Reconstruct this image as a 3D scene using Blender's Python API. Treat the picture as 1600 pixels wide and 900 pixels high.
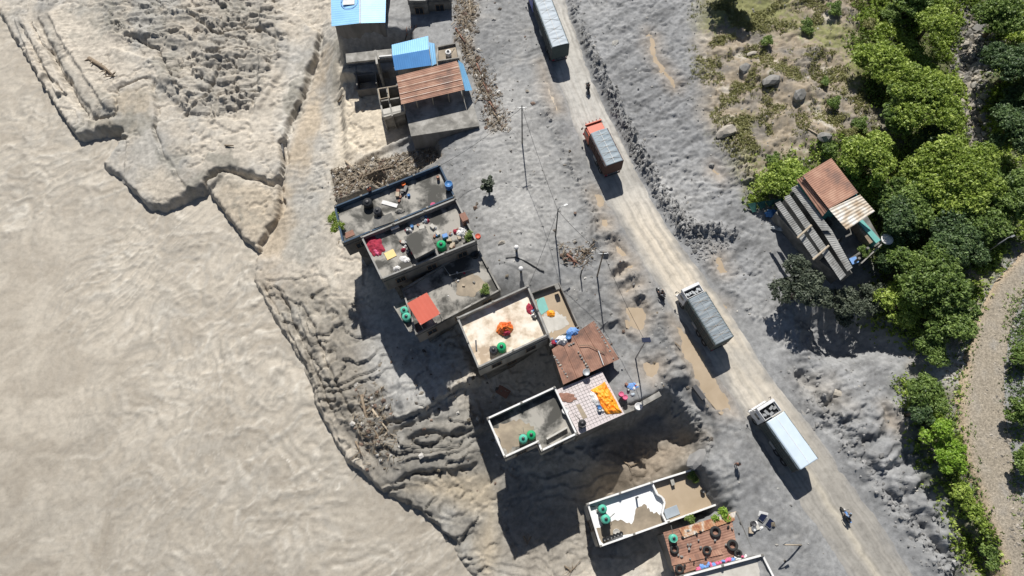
import bpy, math, random
import numpy as np
from mathutils import Matrix, Vector
for o in list(bpy.data.objects): bpy.data.objects.remove(o)
scn = bpy.context.scene
COL = scn.collection
R = math.radians
# ------------------------------------------------------------------ camera
CAM_H = 80.0; FPX = 1067.0
TILT, ROLL = 20.9, -3.0
cam_d = bpy.data.cameras.new('camera'); cam = bpy.data.objects.new('camera', cam_d); COL.objects.link(cam)
cam_d.sensor_width = 36; cam_d.lens = 36*FPX/1600; cam_d.clip_start = .5; cam_d.clip_end = 3000
CM = Matrix.Rotation(R(TILT), 4, 'X') @ Matrix.Rotation(R(ROLL), 4, 'Z')
cam.matrix_world = Matrix.Translation((0, 0, CAM_H)) @ CM
scn.camera = cam
C3 = CM.to_3x3()
# ------------------------------------------------------------------ light
SUN_EL, SUN_AZ = 50.0, -2.0          # azimuth from +Y (north) clockwise
w = bpy.data.worlds.new('World'); scn.world = w; w.use_nodes = True
nt = w.node_tree; nt.nodes.clear()
sk = nt.nodes.new('ShaderNodeTexSky'); sk.sky_type = 'NISHITA'; sk.sun_disc = False
sk.sun_elevation = R(SUN_EL); sk.sun_rotation = R(SUN_AZ % 360)
bg = nt.nodes.new('ShaderNodeBackground'); bg.inputs[1].default_value = .05
wo = nt.nodes.new('ShaderNodeOutputWorld')
nt.links.new(sk.outputs[0], bg.inputs[0]); nt.links.new(bg.outputs[0], wo.inputs[0])
sd = bpy.data.lights.new('sun', 'SUN'); sd.energy = 5.0; sd.angle = R(.5); sd.color = (1, .965, .90)
so = bpy.data.objects.new('sun', sd); COL.objects.link(so)
sv = Vector((math.sin(R(SUN_AZ))*math.cos(R(SUN_EL)), math.cos(R(SUN_AZ))*math.cos(R(SUN_EL)), math.sin(R(SUN_EL))))
so.rotation_euler = sv.to_track_quat('Z', 'Y').to_euler(); so.location = (0, 60, 90)
scn.view_settings.view_transform = 'Standard'; scn.view_settings.look = 'None'
scn.view_settings.gamma = 1; scn.view_settings.exposure = 0.10
scn.render.engine = 'CYCLES'
# ------------------------------------------------------------------ helpers
def U(px, py, z=0.0):
    d = C3 @ Vector(((px-800)/FPX, (450-py)/FPX, -1))
    t = (z-CAM_H)/d.z
    return Vector((d.x*t, d.y*t, z))
def UP(pts, z=0.0): return [U(p[0], p[1], p[2] if len(p) > 2 else z) for p in pts]
def sstep(a): a = np.clip(a, 0, 1); return a*a*(3-2*a)
def pn(x, y, seed=0):
    rs = np.random.RandomState(seed); perm = rs.permutation(256); perm = np.concatenate([perm, perm])
    ang = rs.rand(256)*2*np.pi; gx = np.cos(ang); gy = np.sin(ang)
    xi = np.floor(x).astype(np.int64); yi = np.floor(y).astype(np.int64)
    xf = x-xi; yf = y-yi; xi &= 255; yi &= 255
    u = xf*xf*xf*(xf*(xf*6-15)+10); v = yf*yf*yf*(yf*(yf*6-15)+10)
    def g(i, j, fx, fy):
        h = perm[perm[i & 255]+(j & 255)]; return gx[h]*fx+gy[h]*fy
    a = g(xi, yi, xf, yf); b = g(xi+1, yi, xf-1, yf); c = g(xi, yi+1, xf, yf-1); d = g(xi+1, yi+1, xf-1, yf-1)
    return ((a*(1-u)+b*u)*(1-v)+(c*(1-u)+d*u)*v)*1.5
def fbm(x, y, oct=4, seed=0, gain=.5):
    s = 0; a = 1.0; t = 0
    for i in range(oct):
        s = s+a*pn(x*2**i+17.3*i, y*2**i-9.1*i, seed+i); t += a; a *= gain
    return s/t
def ridg(x, y, oct=4, seed=0, gain=.5):
    s = 0; a = 1.0; t = 0
    for i in range(oct):
        s = s+a*(1-2*np.abs(pn(x*2**i+7.3*i, y*2**i+3.1*i, seed+i))); t += a; a *= gain
    return s/t
def segd(X, Y, P, Q):
    dx, dy = Q[0]-P[0], Q[1]-P[1]; L2 = dx*dx+dy*dy+1e-9
    t = np.clip(((X-P[0])*dx+(Y-P[1])*dy)/L2, 0, 1)
    ex = X-(P[0]+t*dx); ey = Y-(P[1]+t*dy)
    return np.sqrt(ex*ex+ey*ey), np.sign(dx*(Y-P[1])-dy*(X-P[0])), t
def bbmask(X, Y, pts, m):
    xs = [p[0] for p in pts]; ys = [p[1] for p in pts]
    return np.nonzero((X > min(xs)-m) & (X < max(xs)+m) & (Y > min(ys)-m) & (Y < max(ys)+m))[0]
def sdpoly(X, Y, poly):           # negative inside
    d = np.full(X.shape, 1e9); ins = np.zeros(X.shape, bool); n = len(poly)
    for i in range(n):
        P = poly[i]; Q = poly[(i+1) % n]
        dd, _, _ = segd(X, Y, P, Q); d = np.minimum(d, dd)
        c = ((P[1] > Y) != (Q[1] > Y)); den = (Q[1]-P[1]) or 1e-9
        ins ^= c & (X < (Q[0]-P[0])*(Y-P[1])/den+P[0])
    return np.where(ins, -d, d)
def polyline(X, Y, pts):          # signed distance (left +) and arc parameter 0..1
    L = [0.0]
    for a, b in zip(pts[:-1], pts[1:]): L.append(L[-1]+math.hypot(b[0]-a[0], b[1]-a[1]))
    D = np.full(X.shape, 1e9); S = np.zeros(X.shape); T = np.zeros(X.shape)
    for i in range(len(pts)-1):
        d, s, t = segd(X, Y, pts[i], pts[i+1]); m = d < D
        D = np.where(m, d, D); S = np.where(m, s, S); T = np.where(m, L[i]+t*(L[i+1]-L[i]), T)
    return D*S, T/L[-1], L[-1]
# ------------------------------------------------------------------ object bookkeeping
def tag(o, label=None, cat=None, group=None, kind=None):
    if label: o['label'] = label
    if cat: o['category'] = cat
    if group: o['group'] = group
    if kind: o['kind'] = kind
    return o
def empty(name, loc, rz, label, cat, group=None):
    o = bpy.data.objects.new(name, None); COL.objects.link(o); o.location = loc; o.rotation_euler = (0, 0, rz)
    o.empty_display_size = .3
    return tag(o, label, cat, group)
KIDS = {}
class MB:
    def __init__(s): s.v = []; s.f = []
    def add(s, vs, fs):
        n = len(s.v); s.v += [tuple(p) for p in vs]; s.f += [tuple(i+n for i in f) for f in fs]; return s
    def box(s, c, d, rz=0, M=None, taper=1.0):
        hx, hy, hz = d[0]/2, d[1]/2, d[2]/2; vs = []
        cr, sr = math.cos(rz), math.sin(rz)
        for z in (-1, 1):
            k = taper if z > 0 else 1
            for x, y in ((-1, -1), (1, -1), (1, 1), (-1, 1)):
                X, Y = x*hx*k, y*hy*k
                p = Vector((c[0]+X*cr-Y*sr, c[1]+X*sr+Y*cr, c[2]+z*hz)); vs.append(M @ p if M else p)
        return s.add(vs, [(3, 2, 1, 0), (4, 5, 6, 7), (0, 1, 5, 4), (1, 2, 6, 5), (2, 3, 7, 6), (3, 0, 4, 7)])
    def prism(s, poly, z0, z1):
        n = len(poly); a = sum(poly[i][0]*poly[(i+1) % n][1]-poly[(i+1) % n][0]*poly[i][1] for i in range(n))
        if a < 0: poly = poly[::-1]
        vs = [(p[0], p[1], z0) for p in poly]+[(p[0], p[1], z1) for p in poly]
        return s.add(vs, [tuple(range(n))[::-1], tuple(range(n, 2*n))]+[(i, (i+1) % n, n+(i+1) % n, n+i) for i in range(n)])
    def tube(s, pts, r, n=8, caps=True):
        rs = r if isinstance(r, (list, tuple)) else [r]*len(pts); pts = [Vector(p) for p in pts]; base = len(s.v)
        for i, p in enumerate(pts):
            t = (pts[min(i+1, len(pts)-1)]-pts[max(i-1, 0)]).normalized()
            u = t.orthogonal().normalized() if abs(t.z) < .9 else t.cross(Vector((1, 0, 0))).normalized()
            if abs(t.z) < .9: u = t.cross(Vector((0, 0, 1))).normalized()
            v = t.cross(u)
            for k in range(n):
                a = 2*math.pi*k/n; q = p+(u*math.cos(a)+v*math.sin(a))*rs[i]; s.v.append(tuple(q))
        for i in range(len(pts)-1):
            for k in range(n):
                a = base+i*n+k; b = base+i*n+(k+1) % n; s.f.append((a, b, b+n, a+n))
        if caps:
            s.f.append(tuple(base+k for k in range(n))[::-1]); s.f.append(tuple(base+(len(pts)-1)*n+k for k in range(n)))
        return s
    def lathe(s, prof, c=(0, 0, 0), n=20, axis='z'):
        base = len(s.v)
        for r, h in prof:
            for k in range(n):
                a = 2*math.pi*k/n
                if axis == 'z': s.v.append((c[0]+r*math.cos(a), c[1]+r*math.sin(a), c[2]+h))
                else: s.v.append((c[0]+r*math.cos(a), c[1]+h, c[2]+r*math.sin(a)))
        for i in range(len(prof)-1):
            for k in range(n):
                a = base+i*n+k; b = base+i*n+(k+1) % n; s.f.append((a, b, b+n, a+n))
        return s
    def build(s, name, m, parent=None, smooth=False):
        me = bpy.data.meshes.new(name); me.from_pydata(s.v, [], s.f); me.update()
        if smooth: me.polygons.foreach_set('use_smooth', [True]*len(me.polygons))
        o = bpy.data.objects.new(name, me); COL.objects.link(o)
        if m: me.materials.append(m)
        if parent:
            o.parent = parent; KIDS.setdefault(parent.name, []).append(o)
        return o
def recalc(o):
    import bmesh
    bm = bmesh.new(); bm.from_mesh(o.data); bmesh.ops.recalc_face_normals(bm, faces=bm.faces); bm.to_mesh(o.data); bm.free(); return o
def bevel(o, wd=.02, seg=2):
    m = o.modifiers.new('bevel', 'BEVEL'); m.width = wd; m.segments = seg; m.limit_method = 'ANGLE'; return o
def copy_tree(o, parent=None):
    c = o.copy(); COL.objects.link(c)
    if parent: c.parent = parent
    for ch in KIDS.get(o.name, []): k = copy_tree(ch, c); KIDS.setdefault(c.name, []).append(k)
    return c
def npmesh(name, V, F, m, cols=None, smooth=True, parent=None):
    me = bpy.data.meshes.new(name); nf, k = F.shape
    me.vertices.add(len(V)); me.vertices.foreach_set('co', V.astype(np.float32).ravel())
    me.loops.add(nf*k); me.loops.foreach_set('vertex_index', F.astype(np.int32).ravel())
    me.polygons.add(nf); me.polygons.foreach_set('loop_start', np.arange(0, nf*k, k, dtype=np.int32))
    me.polygons.foreach_set('loop_total', np.full(nf, k, dtype=np.int32))
    me.polygons.foreach_set('use_smooth', np.full(nf, smooth))
    me.update(calc_edges=True)
    if cols is not None:
        at = me.color_attributes.new('col', 'FLOAT_COLOR', 'POINT'); at.data.foreach_set('color', cols.astype(np.float32).ravel())
    me.materials.append(m)
    o = bpy.data.objects.new(name, me); COL.objects.link(o)
    if parent: o.parent = parent; KIDS.setdefault(parent.name, []).append(o)
    return o
# ------------------------------------------------------------------ materials
def newmat(name):
    m = bpy.data.materials.new(name); m.use_nodes = True
    return m, m.node_tree, m.node_tree.nodes['Principled BSDF']
def nnoise(T, scale, detail=4, rough=.55, dist=0.0, coord='Object', stretch=None):
    tc = T.nodes.new('ShaderNodeTexCoord'); n = T.nodes.new('ShaderNodeTexNoise')
    n.inputs['Scale'].default_value = scale; n.inputs['Detail'].default_value = detail
    n.inputs['Roughness'].default_value = rough; n.inputs['Distortion'].default_value = dist
    src = tc.outputs[coord]
    if stretch:
        mp = T.nodes.new('ShaderNodeMapping'); mp.inputs['Scale'].default_value = stretch[:3]
        if len(stretch) > 3: mp.inputs['Rotation'].default_value = (0, 0, stretch[3])
        T.links.new(src, mp.inputs[0]); src = mp.outputs[0]
    T.links.new(src, n.inputs['Vector']); return n
def ramp(T, src, stops):
    r = T.nodes.new('ShaderNodeValToRGB'); e = r.color_ramp.elements
    e[0].position = stops[0][0]; e[0].color = (*stops[0][1], 1); e[1].position = stops[-1][0]; e[1].color = (*stops[-1][1], 1)
    for p, c in stops[1:-1]: q = e.new(p); q.color = (*c, 1)
    T.links.new(src, r.inputs[0]); return r
def bumpn(T, B, src, dist=.05, st=.6):
    b = T.nodes.new('ShaderNodeBump'); b.inputs['Strength'].default_value = st; b.inputs['Distance'].default_value = dist
    T.links.new(src, b.inputs['Height']); T.links.new(b.outputs[0], B.inputs['Normal']); return b
def mat(name, c1, c2=None, rough=.8, scale=1.5, c3=None, bump=.01, bscale=18, metal=0.0, stretch=None, contrast=.18, dist=.4):
    m, T, B = newmat(name); c2 = c2 or tuple(x*.82 for x in c1)
    n = nnoise(T, scale, 6, .6, dist, stretch=stretch)
    st = [(.5-contrast, c2), (.5+contrast, c1)] if not c3 else [(.5-contrast, c3), (.5, c2), (.5+contrast, c1)]
    r = ramp(T, n.outputs[0], st); T.links.new(r.outputs[0], B.inputs['Base Color'])
    B.inputs['Roughness'].default_value = rough; B.inputs['Metallic'].default_value = metal
    if bump: bumpn(T, B, nnoise(T, bscale, 4).outputs[0], bump)
    return m
def vmat(name, fine, finescale, bump, bscale, rough=.9, spec=.3, coarse_bump=0, cbs=2, b3=0, b3s=1, dark=.62, light=1.35):
    """vertex albedo x fine noise"""
    m, T, B = newmat(name)
    a = T.nodes.new('ShaderNodeVertexColor'); a.layer_name = 'col'
    n = nnoise(T, finescale, 8, .68, .3); r = ramp(T, n.outputs[0], [(.5-fine, (dark,)*3), (.5, (1, 1, 1)), (.5+fine, (light,)*3)])
    mx = T.nodes.new('ShaderNodeMix'); mx.data_type = 'RGBA'; mx.blend_type = 'MULTIPLY'; mx.inputs[0].default_value = 1
    T.links.new(a.outputs[0], mx.inputs[6]); T.links.new(r.outputs[0], mx.inputs[7]); T.links.new(mx.outputs[2], B.inputs['Base Color'])
    rr = T.nodes.new('ShaderNodeMath'); rr.operation = 'MULTIPLY'; rr.inputs[1].default_value = rough
    T.links.new(a.outputs[1], rr.inputs[0]); T.links.new(rr.outputs[0], B.inputs['Roughness'])
    B.inputs['Specular IOR Level'].default_value = spec
    n1 = nnoise(T, bscale, 7, .7, .2); b1 = bumpn(T, B, n1.outputs[0], bump, .8)
    if coarse_bump:
        n2 = nnoise(T, cbs, 6, .6, .8); b2 = T.nodes.new('ShaderNodeBump'); b2.inputs['Strength'].default_value = .8; b2.inputs['Distance'].default_value = coarse_bump
        T.links.new(n2.outputs[0], b2.inputs['Height']); T.links.new(b2.outputs[0], b1.inputs['Normal'])
    return m
M_ground = vmat('mud_ground', .24, 1.4, .045, 8, .95, .25, .035, 1.4, dark=.66, light=1.3)
M_river = vmat('silty_water', .2, 1.3, .035, 4.5, .75, .5, .05, 1.2, dark=.84, light=1.12)
M_road = vmat('muddy_road', .2, 1.2, .015, 9, .9, .3, dark=.74, light=1.14)
M_gravel = vmat('gravel_track', .16, 5.0, .06, 9, .95, .25, dark=.6, light=1.5)
M_puddle = mat('puddle_water', (.46, .37, .27), (.38, .30, .21), rough=.12, scale=.4, bump=.004, bscale=2)
M_conc = mat('weathered_concrete', (.40, .385, .36), (.24, .23, .21), c3=(.13, .125, .115), scale=.7)
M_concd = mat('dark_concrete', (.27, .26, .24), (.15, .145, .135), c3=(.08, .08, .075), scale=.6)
M_concs = mat('stained_roof_concrete', (.36, .34, .305), (.19, .182, .165), c3=(.065, .063, .056), scale=.38, dist=.25, contrast=.07)
M_concl = mat('light_concrete', (.56, .54, .50), (.42, .40, .36), scale=.9)
M_cream = mat('cream_roof_screed', (.76, .71, .63), (.66, .57, .46), c3=(.42, .33, .24), scale=.6, dist=.1, contrast=.12)
M_white = mat('white_paint', (.80, .80, .80), (.66, .65, .63), scale=.8)
M_whitew = mat('washed_white_roof', (.84, .86, .88), (.70, .71, .72), scale=.7)
M_mudfilm = mat('dried_mud_film', (.40, .33, .24), (.28, .23, .17), c3=(.2, .165, .12), scale=.5, rough=.7)
M_plaster = mat('grey_plaster', (.27, .26, .245), (.19, .18, .17), c3=(.10, .097, .09), scale=.5, stretch=(1, 1, .25))
M_plasterw = mat('pale_plaster', (.46, .45, .42), (.33, .32, .29), c3=(.17, .165, .15), scale=.5, stretch=(1, 1, .25))
M_navy = mat('blue_parapet_paint', (.045, .085, .14), (.035, .06, .095), scale=1.5)
M_cap = mat('grey_parapet_top', (.36, .355, .34), (.22, .215, .20), scale=1.2)
M_bluel = mat('light_blue_tin', (.22, .48, .74), (.17, .40, .66), scale=.5, rough=.45, metal=.1)
M_blued = mat('blue_tin', (.09, .30, .66), (.075, .25, .56), scale=.6, rough=.45, metal=.1)
M_rust = mat('rusty_tin', (.46, .27, .19), (.36, .19, .13), c3=(.22, .13, .10), scale=.5, rough=.75, stretch=(1, 1, 1), contrast=.15)
M_rustp = mat('patchy_rust_tin', (.62, .58, .52), (.50, .28, .15), c3=(.33, .13, .07), scale=.9, rough=.7, contrast=.1)
M_rustd = mat('dark_rust_tin', (.40, .23, .165), (.29, .155, .11), c3=(.15, .09, .07), scale=.7, rough=.8)
M_tinw = mat('pale_tin', (.72, .70, .66), (.62, .55, .46), c3=(.42, .32, .22), scale=.7, rough=.6, stretch=(1, 1, 1), contrast=.12)
M_tingrey = mat('grey_tin', (.40, .43, .46), (.28, .29, .30), scale=.8, rough=.5, metal=.3)
M_red = mat('red_sheet', (.58, .10, .055), (.52, .085, .045), scale=.8, rough=.55)
M_green = mat('green_plastic', (.03, .42, .17), (.02, .34, .13), scale=2, rough=.35)
M_teal = mat('teal_plastic', (.12, .52, .38), (.09, .42, .31), scale=2, rough=.35)
M_black = mat('black_plastic', (.03, .032, .035), (.02, .02, .022), scale=3, rough=.4)
M_tyre = mat('tyre_rubber', (.035, .034, .033), (.025, .025, .025), scale=5, rough=.85)
M_orange = mat('orange_tarpaulin', (.85, .27, .04), (.75, .14, .02), c3=(.50, .07, .02), scale=1.0, rough=.5)
M_orangey = mat('yellow_orange_tarpaulin', (1.0, .42, .03), (.95, .28, .02), scale=.9, rough=.5, contrast=.08)
M_redcloth = mat('crimson_cloth', (.38, .03, .06), (.27, .02, .05), scale=2, rough=.9)
M_pink = mat('pink_cloth', (.75, .16, .30), (.6, .12, .22), scale=3, rough=.9)
M_clwhite = mat('white_cloth', (.78, .77, .76), (.62, .61, .60), scale=3, rough=.9)
M_clblue = mat('blue_cloth', (.12, .27, .62), (.2, .35, .62), scale=3, rough=.8)
M_yellow = mat('yellow_cloth', (.85, .66, .30), (.80, .58, .26), scale=2, rough=.9)
M_tealp = mat('teal_paint', (.04, .24, .25), (.03, .17, .18), scale=1.5)
M_tealn = mat('teal_net', (.04, .14, .12), (.02, .08, .07), scale=4, rough=.9)
M_tealw = mat('teal_sheet', (.14, .42, .38), (.12, .35, .32), scale=2, rough=.5)
M_tile = mat('pale_pink_tile', (.66, .60, .60), (.56, .50, .50), scale=1.5)
M_wood = mat('driftwood', (.30, .235, .17), (.17, .13, .09), scale=3, stretch=(1, 1, .3))
M_woodl = mat('pale_timber', (.50, .42, .32), (.38, .31, .23), scale=3)
M_bark = mat('bark', (.16, .12, .085), (.09, .07, .05), scale=5)
M_brick = mat('brick_rubble', (.30, .15, .11), (.22, .12, .085), scale=4)
M_stone = mat('grey_stone', (.30, .29, .275), (.19, .185, .175), scale=1.5, bump=.03, bscale=6)
M_stonel = mat('pale_stone', (.46, .42, .36), (.30, .27, .23), scale=1.2, bump=.04, bscale=5)
M_clod = mat('mud_clods', (.30, .295, .29), (.21, .205, .20), scale=.5, bump=.02, bscale=8)
M_glass = mat('dark_window_glass', (.03, .04, .05), (.02, .025, .03), scale=1, rough=.1, bump=0)
M_frame = mat('window_frame', (.25, .18, .12), (.18, .13, .09), scale=3)
M_steel = mat('galvanised_steel', (.35, .36, .37), (.25, .255, .26), scale=4, rough=.5, metal=.5)
M_dsteel = mat('dark_steel', (.07, .07, .075), (.05, .05, .055), scale=4, rough=.5)
M_solar = mat('solar_cells', (.015, .02, .05), (.01, .015, .035), scale=6, rough=.2, bump=0)
M_blueplastic = mat('blue_plastic', (.07, .22, .50), (.05, .17, .4), scale=3, rough=.45)
M_skin = mat('skin', (.36, .21, .14), (.31, .18, .12), scale=8, rough=.6, bump=0)
def leafmat(name, dark, mid, light):
    m, T, B = newmat(name)
    a = T.nodes.new('ShaderNodeVertexColor'); a.layer_name = 'col'
    r = ramp(T, a.outputs[0], [(0, dark), (.5, mid), (1, light)]); T.links.new(r.outputs[0], B.inputs['Base Color'])
    B.inputs['Roughness'].default_value = .55
    tr = T.nodes.new('ShaderNodeBsdfTranslucent'); T.links.new(r.outputs[0], tr.inputs[0])
    ms = T.nodes.new('ShaderNodeMixShader'); ms.inputs[0].default_value = .3
    T.links.new(B.outputs[0], ms.inputs[1]); T.links.new(tr.outputs[0], ms.inputs[2])
    T.links.new(ms.outputs[0], T.nodes['Material Output'].inputs[0]); return m
L_bright = leafmat('bright_leaves', (.09, .14, .02), (.25, .35, .05), (.50, .60, .14))
L_mid = leafmat('green_leaves', (.055, .10, .02), (.15, .235, .05), (.33, .44, .12))
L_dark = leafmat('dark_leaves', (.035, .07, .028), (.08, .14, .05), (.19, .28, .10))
L_grey = leafmat('dusty_leaves', (.05, .065, .045), (.10, .125, .085), (.19, .22, .15))
L_yel = leafmat('yellow_green_leaves', (.14, .24, .02), (.25, .42, .04), (.42, .58, .10))
L_dry = leafmat('dry_weeds', (.17, .17, .06), (.26, .26, .09), (.38, .37, .16))
# ================================================================== TERRAIN
WATER = -10.9; WO = -7.24
def zz(z): return np.where(np.asarray(z) > -2, z, -2+(np.asarray(z)+2)*1.7)
def axis(lo, hi, st, far):
    a = list(np.arange(lo, hi, st)); s = st; L = []; x = lo
    while x > -far: s *= 1.35; x -= s; L.append(x)
    Rr = []; s = st; x = a[-1]
    while x < far: s *= 1.35; x += s; Rr.append(x)
    return np.array(L[::-1]+a+Rr)
STEP = .17
ax = axis(-86, 84, STEP, 700); ay = axis(-10, 92, STEP, 700)
GX, GY = np.meshgrid(ax, ay); X = GX.ravel(); Y = GY.ravel()
# base elevation: thin plate spline through control heights (image x, image y, z)
ctl = """850 0 0|950 250 0|1060 430 0|1130 560 0|1240 720 0|1400 900 0|780 100 .15|800 300 .2|860 400 .1|950 480 0|1000 560 0
1150 800 0|1180 890 0|760 400 .15|745 150 0|1000 100 .5|1050 200 .5|1150 350 .5|1180 470 .3|1210 400 .4|1250 100 2|1300 40 2.6|1200 30 1.4
1150 150 1|1350 150 2.6|1230 230 1.5|1100 0 .8|1300 350 1.0|1520 100 -1.5|1530 220 -1.8|1595 100 1.5|1570 0 0|1480 300 .8|1450 450 1
1560 500 2.4|1550 700 2.4|1580 850 2.4|1545 600 2.4|1400 560 -.2|1320 540 -.6|1440 740 -.6|1400 680 .3|1500 870 -.6|1590 640 3|1350 750 .3|1460 880 .3
630 590 -5.4|560 400 -5.1|590 480 -5.2|640 560 -5.4|480 380 -6.1|450 450 -6.4|600 720 -6.2|650 700 -6|700 760 -6.7|760 850 -6.75|850 760 -6.5|900 850 -6.3|1000 735 -4.6|1060 700 -4.2
850 880 -6.6|960 880 -5.8|560 130 -4.6|570 210 -4.8|530 300 -5.2|600 285 -3.6|650 250 -2.6|490 200 -6|470 300 -6.2|620 60 -1|690 40 -.5|740 60 0|560 70 -1|590 85 -1
700 300 -1.2|740 350 -.2|770 440 -.1|100 50 -6.1|250 50 -5.7|330 100 -5.8|300 250 -6.3|420 100 -6|40 200 -6.6|380 330 -6.4|0 400 -6.8|200 600 -7|300 850 -7|400 600 -6.8|550 850 -6.8|0 850 -7
680 890 -7.0|0 0 -6.4|470 40 -5.9|1000 640 -.2|1035 605 0|1080 600 0|1130 660 -.1|1120 720 -.3|1140 760 -.1|900 620 -3|800 560 -5|720 620 -5.6|820 620 -5.4|760 700 -6.5|1000 830 -5.5|1060 780 -3.2
700 480 -4.4|620 400 -5|640 340 -4.6|850 500 -2.5|500 100 -5.8|500 20 -5.6|-60 450 -7|-60 100 -6.8|1670 450 3|1670 100 3|1670 800 3.5|1000 -60 1|1400 -60 3|500 -60 -5|100 -60 -6|1000 960 -3|1400 960 0|400 960 -7""".replace('\n', '|').split('|')
ctl = [tuple(float(q) for q in c.split()) for c in ctl if c.strip()]
cp = np.array([tuple(U(a, b, float(zz(c)))) for a, b, c in ctl])
def tpsk(r2): return np.where(r2 > 1e-9, .5*r2*np.log(r2+1e-12), 0)
n_ = len(cp); A = np.zeros((n_+3, n_+3)); dx = cp[:, None, 0]-cp[None, :, 0]; dy = cp[:, None, 1]-cp[None, :, 1]
A[:n_, :n_] = tpsk((dx*dx+dy*dy)/100)+np.eye(n_)*.02; A[:n_, n_] = 1; A[:n_, n_+1:] = cp[:, :2]; A[n_, :n_] = 1; A[n_+1:, :n_] = cp[:, :2].T
sol = np.linalg.solve(A, np.concatenate([cp[:, 2], [0, 0, 0]]))
Xc = np.clip(X, -95, 95); Yc = np.clip(Y, -14, 98)
Z = sol[n_]+sol[n_+1]*Xc+sol[n_+2]*Yc
for i in range(n_): Z = Z+sol[i]*tpsk(((Xc-cp[i, 0])**2+(Yc-cp[i, 1])**2)/100)
Z = np.clip(Z, -10.75, 4.5)
# ragged coordinates for every feature edge
WX = X+.55*fbm(X*.35, Y*.35, 4, 11)+.12*pn(X*2.2, Y*2.2, 15); WY = Y+.55*fbm(X*.35, Y*.35, 4, 21)+.12*pn(X*2.2, Y*2.2, 25)
def P2(pts, z=0.0): return [(v.x, v.y) for v in UP(pts, float(zz(z)))]
def mask(pts, z, w=.5, raw=False):
    poly = P2(pts, z); ix = bbmask(X, Y, poly, w*2+1.5)
    d = sdpoly((X if raw else WX)[ix], (Y if raw else WY)[ix], poly)
    m = np.zeros(X.shape); m[ix] = sstep(.5-d/w*.5); return m
def scarp(pts, z, h, Rr, w_=.35, raw=False):
    """ground on the LEFT of the line's direction is raised h, dying out over Rr metres"""
    global Z
    pl = P2(pts, z); ix = bbmask(X, Y, pl, Rr*1.6)
    d, t, L = polyline((X if raw else WX)[ix], (Y if raw else WY)[ix], pl)
    end = sstep(np.minimum(t, 1-t)*L/1.5)
    up = sstep(d/w_*.5+.5)*np.exp(-(np.maximum(d, 0)/Rr)**2)
    Z[ix] += h*up*end
def ridge(pts, z, h, wd, rough=.5, fs=1.6):
    global Z
    pl = P2(pts, z); ix = bbmask(X, Y, pl, wd*3)
    d, t, L = polyline(WX[ix], WY[ix], pl); end = sstep(np.minimum(t, 1-t)*L/1.2)
    Z[ix] += h*np.exp(-(d/wd)**2)*end*(1-rough+rough*2*np.abs(fbm(X[ix]*fs, Y[ix]*fs, 3, 5))*2)
def bump_at(px, py, z, rx, h):
    global Z
    c = U(px, py, z); d2 = ((WX-c.x)**2+(WY-c.y)**2)/rx**2; Z += h*np.exp(-d2)
low = sstep((-Z-3.0)/2.5)                    # 1 on the river side
# ---- region masks
RIV = [(-700, -400), (-60, -60), (-10, 5), (18, 55), (58, 128), (75, 150), (120, 222), (138, 222), (160, 217), (200, 214), (185, 235), (163, 262), (190, 285), (228, 326), (262, 333), (300, 315),
       (325, 302), (345, 330), (372, 368), (400, 397), (396, 440), (420, 485), (450, 532), (476, 572), (498, 640), (540, 718), (598, 770), (640, 792), (690, 842), (738, 905), (800, 1060), (-900, 1500)]
m_riv = mask(RIV, WO, .9)
m_road_poly = [(812, -60), (868, 128), (905, 232), (948, 322), (990, 395), (1042, 480), (1070, 515), (1104, 560), (1124, 600), (1152, 645), (1236, 780), (1322, 905), (1360, 960), (1480, 960), (1440, 905), (1345, 765), (1262, 652), (1200, 575),
               (1130, 465), (1065, 378), (1020, 308), (975, 218), (930, 122), (895, 20), (872, -60)]
m_road = mask(m_road_poly, 0, 1.0)
GRAV = [(1600, 385), (1568, 420), (1530, 470), (1512, 520), (1500, 580), (1490, 640), (1500, 700), (1525, 770), (1550, 830), (1570, 930), (1680, 960), (1620, 830), (1595, 740), (1575, 650), (1572, 590), (1580, 530), (1600, 460), (1700, 330), (1700, 250)]
m_grav = mask(GRAV, 2.4, 1.2)
ROUGH = [(150, 0), (430, -40), (450, 70), (405, 160), (335, 188), (285, 184), (262, 150), (262, 110), (175, 55)]
m_rough = mask(ROUGH, -6, 1.5)
EAST = [(880, -60), (960, 170), (1020, 290), (1090, 380), (1180, 500), (1290, 640), (1400, 790), (1510, 960), (1560, 940), (1500, 780), (1440, 650), (1400, 560), (1330, 500), (1220, 480), (1190, 330), (1150, 250), (1100, 200), (1090, 100), (1110, -60)]
m_east = mask(EAST, .3, 2.5)
WEST = [(742, -60), (748, 190), (690, 225), (700, 262), (745, 376), (782, 450), (870, 430), (905, 508), (968, 560), (1040, 612), (1112, 640), (1100, 720), (1120, 790), (1180, 800), (1190, 960), (1320, 960), (1236, 780), (1098, 580), (990, 395), (905, 232), (812, -60)]
m_west = mask(WEST, 0, 1.2)
HILL = [(1110, -60), (1095, 60), (1105, 180), (1140, 230), (1180, 300), (1400, 300), (1500, 200), (1500, 60), (1480, -60)]
m_hill = mask(HILL, 1.5, 2.5)
VEG = [(1380, -60), (1330, 60), (1340, 130), (1400, 220), (1300, 240), (1190, 265), (1180, 310), (1240, 300), (1380, 420), (1370, 480), (1480, 560), (1420, 600), (1440, 700), (1490, 790), (1540, 930), (1575, 930), (1530, 780), (1492, 660), (1500, 560), (1520, 500), (1560, 420), (1660, 330), (1660, -60)]
m_veg = mask(VEG, 1.2, 2.5)
STREAM = [(1500, 20), (1545, 30), (1550, 90), (1530, 140), (1545, 200), (1540, 240), (1515, 235), (1512, 170), (1495, 110)]
m_str = mask(STREAM, -1.5, 1.5)
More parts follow.
